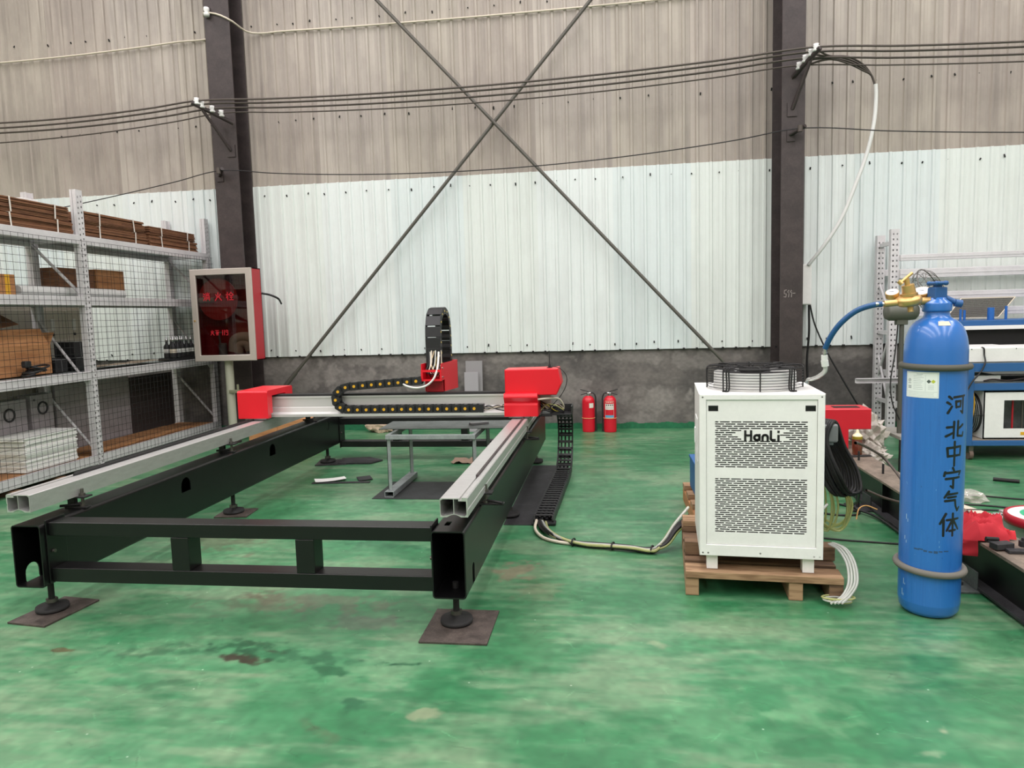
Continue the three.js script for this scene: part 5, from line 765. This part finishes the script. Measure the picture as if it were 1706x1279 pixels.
// ---------------------------------------------------------------- second steel beam on the right and what lies on it
{
  const g = thing('steel_girder', 'long rusty brown steel girder lying on the floor behind the gas cylinder', 'girder', [1.86, 0, -4.4]);
  const za = -2.35, zb = -6.42, rust = grained([126, 114, 102], 0.3, 0.5, 0.55, 0.3, { seed: 71 });
  part(g, 'top_flange', BX(1.757, 1.965, 0.226, 0.242, zb, za, 0.002), rust); part(g, 'bottom_flange', BX(1.74, 1.98, 0.012, 0.028, zb, za, 0.002), M.plateDark); part(g, 'web', BX(1.80, 1.812, 0.028, 0.226, zb, za), M.black);
  for (const z of [-3.0, -3.95, -4.9, -5.8]) part(g, 'stiffener', BX(1.765, 1.80, 0.03, 0.224, z - 0.004, z + 0.004), M.black);
  const f = part(g, 'foot_bracket', [BX(1.64, 1.78, 0.0, 0.011, -3.78, -3.58, 0.002), BX(1.735, 1.743, 0.011, 0.1, -3.76, -3.6, 0.002)], M.galvPlate); part(f, 'bolt', C([1.69, 0.011, -3.68], [1.69, 0.05, -3.68], 0.012, 6), M.bolt); part(f, 'nut', C([1.69, 0.011, -3.68], [1.69, 0.024, -3.68], 0.021, 6), M.bolt);
  const f2 = part(g, 'foot_bracket', [BX(1.62, 1.78, 0.0, 0.011, -5.2, -5.0, 0.002), BX(1.735, 1.743, 0.011, 0.1, -5.18, -5.02, 0.002)], M.plateDark); part(f2, 'bolt', C([1.68, 0.011, -5.1], [1.68, 0.1, -5.1], 0.012, 6), M.blackMatte);
  for (const [x, z] of [[1.83, -5.55], [1.84, -5.1], [1.9, -4.75]]) part(g, 'stud', C([x, 0.242, z], [x, 0.31, z], 0.008, 8), M.blackMatte);
  const rb = thing('red_end_housing', 'red sheet metal housing standing on the far end of the girder', 'housing', [1.88, 0.243, -6.1]);
  part(rb, 'shell', EX([[1.705, 0.244], [1.89, 0.244], [1.89, 0.404], [2.06, 0.404], [2.06, 0.568], [1.705, 0.568]], 0.26, { bevel: 0.005 }).translate(0, 0, -6.24), mat(0xc21629, 0.4));
  part(rb, 'top_slot', BX(1.8, 2.0, 0.5685, 0.5715, -6.15, -6.06), M.blackMatte);
  const sp = thing('spray_can', 'amber spray can with a gold and cream cap on the girder', 'spray can', [1.886, 0.243, -5.76]);
  part(sp, 'can_body', LA([[0, 0], [0.034, 0], [0.036, 0.004], [0.036, 0.135], [0, 0.135]], 24).translate(1.886, 0.244, -5.76), phys({ color: 0x5a2616, roughness: 0.18, clearcoat: 0.6 }));
  part(sp, 'gold_band', LA([[0.0362, 0.122], [0.037, 0.124], [0.037, 0.142], [0.034, 0.146]], 24).translate(1.886, 0.244, -5.76), mat(0xb09a35, 0.3, 0.6)); part(sp, 'cap', LA([[0.036, 0.143], [0.034, 0.152], [0.018, 0.166], [0.014, 0.17], [0.01, 0.19], [0.006, 0.196], [0, 0.197]], 20).translate(1.886, 0.244, -5.76), mat(0xe0d7b4, 0.4));
  single('black_bar_tool', 'flat black bar under the spray can on the girder', 'bar', BR(0.2, 0.006, 0.05, 0.001, [1.87, 0.246, -5.69], [0, 0.2, 0]), M.blackMatte);
  single('plastic_wrap_heap', 'large heap of crumpled clear plastic wrap beside the spray can', 'plastic', (() => { const out = []; for (const [x, y, z, s, sy] of [[2.17, 0.27, -6.4, 0.155, 1.4], [2.14, 0.13, -6.2, 0.14, 0.8], [2.19, 0.15, -6.45, 0.13, 0.9], [2.07, 0.09, -6.03, 0.09, 0.8]]) { const q = new THREE.IcosahedronGeometry(s, 5), a = q.attributes.position; for (let i = 0; i < a.count; i++) { const v = V(a.getX(i), a.getY(i), a.getZ(i)).divideScalar(s), n = Math.abs(fbm(v.x * 0.5 + 3.5, v.y * 0.5 + v.z * 0.41 + 3.7, 9, 9, 4, 5) - 0.5) * 2, k = s * (0.72 + 1.0 * n); a.setXYZ(i, x + v.x * k, Math.max(0.012, y + v.y * k * sy), z + v.z * k); } q.computeVertexNormals(); out.push(clean(q)); } return out; })(), phys({ color: 0xcfc9bf, roughness: 0.25, transmission: 0.35, thickness: 0, ior: 1.45, side: THREE.DoubleSide }));
  // gloves, clamp and small things on the near part of the girder
  const glove = thing('red_cloth', 'rumpled red cloth draped over the edge of the girder', 'cloth', [1.8, 0.243, -3.72]);
  const drape = (x0, x1, z0, z1, drop, lift, sd, m, nm) => { // folded cloth over the girder's top, hanging down its left edge
    const NU = 34, NV = 40, p = new THREE.PlaneGeometry(1, 1, NU, NV), a = p.attributes.position, len = (x1 - x0) + drop;
    for (let i = 0; i < a.count; i++) {
      const u = a.getX(i) + 0.5, v = a.getY(i) + 0.5, s = v * len, f = vn(u * 5 + 20, v * 2.2 + 20, 999, 999, sd), q = vn(u * 11 + 20, v * 6 + 20, 999, 999, sd + 1), e = Math.min(1, 6 * Math.min(u, 1 - u, 1.2 - v));
      const g2 = vn(u * 8 + v * 3 + 20, v * 2.5 + 40, 999, 999, sd + 5), rg1 = 1 - Math.abs(2 * g2 - 1), fold = 0.004 + lift * (0.35 * f + 0.5 * rg1 + 0.15 * q) * Math.max(0.03, e * (2 - e));
      let x, y; if (s < x1 - x0) { x = x1 - s; y = 0.2445 + fold; } else { x = x0 - 0.006 - fold * 0.8; y = 0.2445 - (s - (x1 - x0)) + 0.012; }
      a.setXYZ(i, x + (f - 0.5) * 0.012, y, z0 + (z1 - z0) * u + (g2 - 0.5) * 0.02);
    }
    p.computeVertexNormals(); part(glove, nm, p, m);
  };
  const rg = mat(0xb0202c, 0.85, 0, { side: THREE.DoubleSide });
  drape(1.757, 1.885, -3.87, -3.62, 0.085, 0.12, 3, rg, 'cloth_fold'); drape(1.82, 1.93, -3.76, -3.65, 0.0, 0.05, 8, mat(0xc62a33, 0.85, 0, { side: THREE.DoubleSide }), 'cuff');
  const cp = thing('screw_clamp', 'dark oily screw clamp bolted on the near part of the girder', 'clamp', [1.86, 0.243, -3.5]);
  part(cp, 'jaw', [BR(0.09, 0.03, 0.05, 0.004, [1.80, 0.262, -3.52], [0, 0.25, 0]), BR(0.05, 0.016, 0.03, 0.003, [1.775, 0.274, -3.56], [0, 0.1, 0])], M.plateDark); part(cp, 'base_bar', BR(0.26, 0.014, 0.045, 0.002, [1.93, 0.251, -3.47], [0, -0.05, 0]), M.plateDark); part(cp, 'screw_handle', C([1.745, 0.285, -3.55], [1.80, 0.282, -3.55], 0.009, 10), M.blackMatte); part(cp, 'bolt', [C([1.895, 0.258, -3.52], [1.895, 0.285, -3.52], 0.022, 6), C([1.895, 0.285, -3.52], [1.895, 0.3, -3.52], 0.012, 8)], M.plateDark);
  single('offcut_strip', 'thin dark strip lying on the near end of the girder', 'strip', BR(0.15, 0.006, 0.035, 0.001, [1.87, 0.2455, -3.32], [0, 0.15, 0]), M.blackMatte);
  // aluminium bars and the round cutting disc beside the girder
  for (const [x, l] of [[2.27, 'outer pale aluminium bar lying beside the girder'], [2.34, 'inner pale aluminium bar lying beside the girder']]) { const b = thing('aluminium_bar', l, 'bar', [x, 0, -3.9]); part(b, 'profile', tubeZ(x - 0.028, x + 0.028, 0.0, 0.145, -4.5 - (x - 2.27), -3.2, 0.004, 0.004), M.alu); part(b, 'edge_strip', BX(x - 0.004, x + 0.004, 0.145, 0.15, -4.45, -3.25), M.blackMatte); }
  const ds = thing('round_disc', 'round disc with a red rim and a green and white face lying on the bars', 'disc', [2.4, 0.15, -4.22]);
  part(ds, 'rim', LA([[0.2, 0.1], [0.215, 0.102], [0.218, 0.125], [0.215, 0.15], [0.2, 0.152], [0.19, 0.14], [0.19, 0.11]], 48).translate(2.4, 0.06, -4.22), mat(0xa3182a, 0.4)); part(ds, 'face', LA([[0, 0.15], [0.07, 0.15], [0.2, 0.148], [0.2, 0.1], [0, 0.1]], 48).translate(2.4, 0.06, -4.22), mat(0xdfe2dc, 0.5)); part(ds, 'green_print', LA([[0.0, 0.1518], [0.12, 0.1512], [0.14, 0.1505]], 40).translate(2.4, 0.06, -4.22), mat(0x2fa678, 0.5)); part(ds, 'hub', C([2.4, 0.15, -4.22], [2.4, 0.165, -4.22], 0.1, 20), M.redDeep);
  // cables over the girder and on the floor
  single('looped_cable', 'black cable looping from the coil over the girder edge', 'cable', T([[1.3, 0.66, -4.0], [1.42, 0.6, -4.3], [1.6, 0.5, -4.6], [1.72, 0.42, -4.75], [1.76, 0.33, -4.6], [1.7, 0.26, -4.3], [1.5, 0.33, -4.1], [1.36, 0.40, -4.0]], 0.0085, 60, 6), M.cableBrown);
  single('trailing_cable', 'black cable trailing from the coil to the girder foot', 'cable', T([[1.3, 0.5, -4.0], [1.42, 0.36, -4.3], [1.55, 0.16, -4.7], [1.62, 0.03, -5.0], [1.7, 0.02, -4.85], [1.72, 0.02, -4.3], [1.72, 0.02, -3.95]], 0.008, 60, 6), M.cable);
  single('bare_wire_end', 'stripped orange wire end by the girder foot', 'wire', T([[1.72, 0.06, -4.85], [1.66, 0.08, -4.87], [1.6, 0.07, -4.83], [1.575, 0.008, -4.8]], 0.0045, 24, 5), mat(0xc79a5c, 0.5));
  single('floor_cable', 'thin dark cable on the floor between the chiller and the gas cylinder', 'cable', T([[1.26, 0.006, -4.4], [1.36, 0.006, -4.37], [1.5, 0.006, -4.34], [1.66, 0.006, -4.31], [1.72, 0.006, -4.3]], 0.0055, 30, 5), M.cable);
  single('dark_floor_loop', 'dark cable loop on the floor behind the yellow tubing', 'cable', T([[1.2, 0.007, -5.15], [1.36, 0.007, -4.98], [1.5, 0.007, -4.9], [1.62, 0.007, -4.92], [1.66, 0.007, -5.05], [1.58, 0.007, -5.18]], 0.007, 40, 5), M.cable);
  const far = [[[[2.2, 0.006, -5.6], [2.4, 0.006, -5.5], [2.6, 0.006, -5.45], [2.85, 0.006, -5.35], [3.1, 0.006, -5.3]], 'topmost thin cable on the floor beyond the girder'], [[[2.15, 0.006, -5.22], [2.4, 0.006, -5.2], [2.6, 0.006, -5.15], [2.85, 0.006, -5.0]], 'second thin cable on the floor beyond the girder'], [[[2.1, 0.006, -5.02], [2.35, 0.006, -5.06], [2.6, 0.006, -5.04], [2.8, 0.006, -4.9]], 'third thin cable on the floor beyond the girder'], [[[2.1, 0.006, -4.92], [2.25, 0.006, -4.8], [2.4, 0.006, -4.7], [2.45, 0.006, -4.5], [2.48, 0.006, -4.2]], 'thin cable bending along the outer aluminium bar'], [[[2.05, 0.006, -4.62], [2.18, 0.006, -4.72], [2.3, 0.006, -4.66], [2.4, 0.006, -4.55]], 'shortest thin cable beside the girder edge']];
  for (const [p, l] of far) single('thin_cable', l, 'cable', T(p, 0.006, 40, 5), M.cable);
  single('foam_sheet', 'thin pale foam sheet on the floor behind the gas cylinder', 'sheet', BR(0.26, 0.004, 0.5, 0, [2.3, 0.003, -5.1], [0, 0.3, 0]), mat(0xc7bfae, 0.8));
  single('clear_bag', 'small clear plastic bag on the floor behind the gas cylinder', 'plastic', (() => { const s = new THREE.IcosahedronGeometry(0.07, 3), a = s.attributes.position; for (let i = 0; i < a.count; i++) { const q = 0.6 + 0.8 * vn(a.getX(i) * 70 + 50, a.getY(i) * 70 + a.getZ(i) * 40 + 50, 999, 999, 17); a.setXYZ(i, a.getX(i) * q * 1.4, Math.max(-0.02, a.getY(i) * q * 0.7), a.getZ(i) * q); } s.computeVertexNormals(); return s.translate(2.5, 0.022, -5.32); })(), M.wrap);
  single('black_rod', 'short black rod lying on the floor before the blue cart', 'rod', C([2.95, 0.014, -5.93], [3.1, 0.014, -5.85], 0.014, 8), M.blackMatte);
}
// ---------------------------------------------------------------- pedestal fan behind the gas cylinder
{
  const g = thing('pedestal_fan', 'tall grey pedestal fan with a wire cage behind the gas cylinder', 'fan', [2.45, 0, -6.35]);
  const x = 2.43, z = -6.4;
  part(g, 'pole', C([x, 0.3, z], [x, 1.26, z], 0.019, 12), mat(0x55564f, 0.5, 0.3)); part(g, 'base_plate', [BX(2.37, 2.87, 0.27, 0.3, -6.72, -6.22, 0.004)], mat(0x8a8880, 0.6));
  for (const [a, b] of [[2.39, -6.24], [2.85, -6.24], [2.39, -6.7], [2.85, -6.7]]) part(g, 'leg', BX(a - 0.015, a + 0.015, 0, 0.27, b - 0.015, b + 0.015), M.blackMatte);
  const mh = part(g, 'motor', [LA([[0, -0.13], [0.05, -0.13], [0.07, -0.11], [0.075, -0.06], [0.075, 0.09], [0.06, 0.12], [0, 0.125]], 24).rotateZ(Math.PI / 2).translate(2.42, 1.33, z), BX(2.38, 2.47, 1.22, 1.29, z - 0.03, z + 0.03, 0.006)], mat(0x5b5d54, 0.55)); void mh;
  const cx = 2.65, cy = 1.49, E = new THREE.Matrix4().compose(V(cx, cy, z), new THREE.Quaternion().setFromEuler(new THREE.Euler(-0.55, 0.75, 0)), V(1, 1, 1));
  const cg = part(g, 'cage', new THREE.TorusGeometry(0.2, 0.0045, 6, 48).applyMatrix4(E), M.bolt);
  for (const [rr, o] of [[0.165, 0.05], [0.12, 0.065], [0.07, 0.07], [0.185, -0.05], [0.14, -0.08]]) part(cg, 'ring', new THREE.TorusGeometry(rr, 0.0022, 5, 40).translate(0, 0, o).applyMatrix4(E), M.bolt);
  for (let i = 0; i < 20; i++) { const a = i / 20 * 6.2832, c = Math.cos(a), s = Math.sin(a); part(cg, 'wire', T([[0, 0, 0.072], [0.12 * c, 0.12 * s, 0.065], [0.2 * c, 0.2 * s, 0], [0.15 * c, 0.15 * s, -0.075], [0.05 * c, 0.05 * s, -0.095]], 0.0016, 16, 4).applyMatrix4(E), M.bolt); }
  for (let i = 0; i < 3; i++) part(g, 'blade', BR(0.15, 0.08, 0.004, 0.001, [0.09, 0, 0], [0.3, 0, 0]).rotateZ(i * 2.094).applyMatrix4(E), M.aluDark);
  part(g, 'power_cord', T([[2.4, 1.24, z], [2.38, 1.0, z + 0.01], [2.34, 0.72, z + 0.03], [2.36, 0.55, z + 0.04], [2.42, 0.42, z + 0.03]], 0.006, 40, 5), M.cable);
}
// ---------------------------------------------------------------- rack on the right
{
  const g = thing('storage_rack', 'open white steel rack frame with bare beams against the right wall', 'rack', [3.9, 0, -8.2]);
  const post = (x, z, h) => { const hs = []; for (let y = 0.08; y < h - 0.03; y += 0.055) hs.push([-0.018, y], [0.018, y]); part(g, 'post', [perforated(h, 0.082, hs).translate(x, 0, z), BX(x - 0.041, x - 0.038, 0, h, z - 0.06, z), BX(x + 0.038, x + 0.041, 0, h, z - 0.06, z), BX(x - 0.03, x + 0.03, 0, h, z - 0.045, z - 0.042), BX(x - 0.06, x + 0.06, 0, 0.006, z - 0.08, z + 0.03)], M.rackWhite); };
  for (const x of [2.95, 5.0]) { post(x, -7.99, 2.165); post(x, -8.38, 2.14); for (const [a, b] of [[0.25, 0.85], [1.15, 0.6], [1.2, 1.62]]) part(g, 'brace', C([x, a, -8.02], [x, b, -8.4], 0.016, 4), M.rackWhite); for (const y of [0.35, 1.09, 2.03]) part(g, 'frame_tie', BX(x - 0.014, x + 0.014, y - 0.02, y + 0.02, -8.4, -8.0), M.rackWhite); }
  for (const [y, h] of [[1.835, 0.062], [1.655, 0.09], [1.43, 0.08], [1.26, 0.08], [0.55, 0.075], [0.3, 0.07]]) part(g, 'beam', [BX(2.992, 4.958, y, y + h, -7.99, -7.95, 0.003), BX(2.992, 4.958, y + h * 0.45, y + h * 0.55, -7.95, -7.947)], M.rackWhite);
  for (const [y, h] of [[1.7, 0.07], [0.6, 0.07]]) part(g, 'beam', BX(2.992, 4.958, y, y + h, -8.44, -8.4, 0.003), M.rackWhite);
  single('channel_bar', 'loose white channel bar resting across the rack frame', 'bar', [BX(2.56, 3.3, 0.575, 0.625, -7.93, -7.925), BX(2.56, 3.3, 0.62, 0.625, -7.93, -7.88), BX(2.56, 3.3, 0.575, 0.58, -7.93, -7.88)], M.rackWhite);
}
// ---------------------------------------------------------------- blue cart with white units
{
  const g = thing('blue_cart', 'blue steel trolley carrying white units at the right edge', 'cart', [3.65, 0, -6.95]);
  const x0 = 3.09, x1 = 4.35, za = -6.7, zb = -7.3, B = mat(0x2a5c92, 0.45);
  for (const x of [x0, x1 - 0.06]) for (const z of [za - 0.06, zb]) part(g, 'upright', BX(x, x + 0.062, 0.13, 0.86, z, z + 0.06, 0.003), B);
  for (const [a, b] of [[0.785, 0.858], [0.62, 0.682], [0.13, 0.175]]) { part(g, 'rail', BX(x0 + 0.062, x1 - 0.06, a, b, za - 0.05, za - 0.002, 0.003), B); part(g, 'rail', BX(x0 + 0.062, x1 - 0.06, a, b, zb, zb + 0.05, 0.003), B); for (const x of [x0 + 0.002, x1 - 0.055]) part(g, 'rail', BX(x, x + 0.05, a, b, zb + 0.06, za - 0.06, 0.003), B); }
  part(g, 'shelf', BX(x0 + 0.05, x1 - 0.05, 0.176, 0.186, zb + 0.02, za - 0.02), mat(0x8c8274, 0.7)); part(g, 'shelf', BX(x0 + 0.05, x1 - 0.05, 0.683, 0.692, zb + 0.02, za - 0.02), M.galvPlate); part(g, 'shelf', BX(x0 + 0.02, x1 - 0.02, 0.859, 0.865, zb + 0.02, za - 0.01), M.galvPlate);
  for (const x of [x0 + 0.07, x1 - 0.08]) for (const z of [za - 0.06, zb + 0.06]) { const k = part(g, 'castor', [BX(x - 0.02, x + 0.02, 0.06, 0.13, z - 0.03, z + 0.03, 0.004)], M.bolt); part(k, 'wheel', C([x - 0.016, 0.045, z], [x + 0.016, 0.045, z], 0.045, 20), mat(0x6b5a50, 0.7)); }
  const u = thing('white_unit', 'long white unit lying on top of the blue trolley', 'unit', [3.6, 0.866, -7.0]);
  part(u, 'case', BX(3.05, 4.2, 0.867, 0.99, -7.2, -6.74, 0.005), M.white); part(u, 'lid', BX(3.1, 3.52, 0.99, 0.998, -7.18, -6.78, 0.002), M.white); for (const x of [3.14, 3.5]) part(u, 'screw', C([x, 0.98, -6.74], [x, 0.98, -6.737], 0.005, 6), M.bolt);
  part(u, 'cable', T([[3.23, 0.992, -6.76], [3.235, 0.99, -6.733], [3.24, 0.93, -6.73], [3.23, 0.87, -6.69], [3.2, 0.8, -6.68], [3.12, 0.7, -6.67], [3.08, 0.62, -6.67]], 0.007, 30, 5), M.cable);
  const w = thing('fan_unit', 'white box unit with a fan grille on the lower shelf of the blue trolley', 'unit', [3.6, 0.187, -7.0]);
  part(w, 'case', [BX(3.245, 4.2, 0.19, 0.61, -7.15, -7.1, 0.003), BX(3.245, 3.255, 0.19, 0.61, -7.1, -6.72), BX(3.245, 4.2, 0.19, 0.2, -7.1, -6.72), BX(3.245, 4.2, 0.6, 0.61, -7.1, -6.72), BX(4.19, 4.2, 0.19, 0.61, -7.1, -6.72)], M.white);
  part(w, 'front_panel', EX([[3.245, 0.19], [4.2, 0.19], [4.2, 0.61], [3.245, 0.61]], 0.004, { holes: [[[3.41, 0.28], [3.41, 0.53], [3.85, 0.53], [3.85, 0.28]]] }).translate(0, 0, -6.724), M.white);
  for (const x of [3.44, 3.52, 3.6, 3.7]) part(w, 'inner_bar', C([x, 0.21, -6.8], [x, 0.59, -6.8], 0.008, 8), x === 3.52 ? M.redDeep : M.bolt); part(w, 'inner_back', BX(3.26, 4.18, 0.205, 0.595, -7.09, -7.08), M.galvPlate);
  part(w, 'warning_label', BX(3.55, 3.62, 0.222, 0.25, -6.7201, -6.7185), M.yellow);
  const fg = part(w, 'fan_guard', C([3.215, 0.4, -6.92], [3.245, 0.4, -6.92], 0.185, 32), M.blackMatte); for (const [xx, rr] of [[3.155, 0.17], [3.17, 0.178], [3.185, 0.183], [3.2, 0.186], [3.215, 0.188]]) part(fg, 'ring', new THREE.TorusGeometry(rr, 0.0028, 5, 40).rotateY(Math.PI / 2).translate(xx, 0.4, -6.92), M.galv); for (const a of [0, 1.57, 3.14, 4.71]) part(fg, 'rib', T([[3.155, 0.4 + 0.165 * Math.sin(a), -6.92 + 0.165 * Math.cos(a)], [3.21, 0.4 + 0.189 * Math.sin(a), -6.92 + 0.189 * Math.cos(a)], [3.245, 0.4 + 0.19 * Math.sin(a), -6.92 + 0.19 * Math.cos(a)]], 0.004, 10, 5), M.blackMatte);
  single('yellow_hose', 'thin yellow hose hanging in front of the fan unit', 'hose', T([[3.165, 0.615, -6.745], [3.175, 0.52, -6.74], [3.17, 0.42, -6.74], [3.155, 0.33, -6.745]], 0.006, 24, 6), M.yellow);
  single('white_tray', 'flat white tray on the middle shelf of the blue trolley', 'tray', BX(3.18, 3.4, 0.693, 0.745, -7.1, -6.77, 0.004), M.whiteMatte);
  single('dark_sheet', 'bent dark sheet on the middle shelf of the blue trolley', 'sheet', T([[3.25, 0.70, -6.745], [3.32, 0.712, -6.75], [3.45, 0.70, -6.75], [3.6, 0.72, -6.75], [3.8, 0.71, -6.75]], 0.008, 24, 5), M.darkBoard);
  // raised machine tray behind
  const t = thing('machine_table', 'dark blue machine table with a pale edge and blue posts above the trolley', 'table', [3.8, 0, -7.55]);
  part(t, 'table_top', BX(3.13, 4.7, 1.165, 1.215, -7.9, -7.36, 0.004), M.blueDark); part(t, 'pale_edge', BX(3.13, 4.7, 1.128, 1.164, -7.37, -7.345, 0.003), M.whiteMatte);
  part(t, 'skirt', BX(3.2, 4.7, 0.75, 1.128, -7.85, -7.42), M.blackMatte); for (const x of [3.22, 4.6]) for (const z of [-7.84, -7.44]) part(t, 'leg', BX(x, x + 0.05, 0, 0.75, z, z + 0.05), M.blueDark);
  for (const [x, z, h, ww] of [[3.30, -7.45, 0.11, 0.022], [3.38, -7.55, 0.1, 0.024], [3.57, -7.45, 0.12, 0.06], [3.78, -7.6, 0.13, 0.024], [3.68, -7.7, 0.1, 0.03]]) part(t, 'post', C([x + 0.06, 1.215, z], [x + 0.06, 1.215 + h, z], ww / 2, 14), M.blue);
  const s = thing('mesh_screen', 'tilted wire mesh screen resting on the machine table', 'screen', [3.7, 1.216, -7.65]);
  part(s, 'rim', [BR(0.5, 0.012, 0.014, 0.002, [3.77, 1.43, -7.8]), C([3.3, 1.235, -7.62], [3.52, 1.43, -7.8], 0.006, 6), C([3.78, 1.235, -7.62], [4.02, 1.43, -7.8], 0.006, 6), C([3.3, 1.235, -7.62], [3.78, 1.235, -7.62], 0.006, 6)], M.hoseCream);
  const mw = []; for (let i = 0; i <= 40; i++) { const f = i / 40; mw.push(C([3.3 + 0.48 * f, 1.235, -7.62], [3.52 + 0.5 * f, 1.43, -7.8], 0.003, 4)); } for (let j = 1; j < 24; j++) { const f = j / 24; mw.push(C([3.3 + 0.22 * f, 1.235 + 0.195 * f, -7.62 - 0.18 * f], [3.78 + 0.24 * f, 1.235 + 0.195 * f, -7.62 - 0.18 * f], 0.003, 4)); }
  part(s, 'mesh', mw, mat(0x55534c, 0.6, 0.2), { kind: 'stuff' });
}

renderer.render(scene, camera);
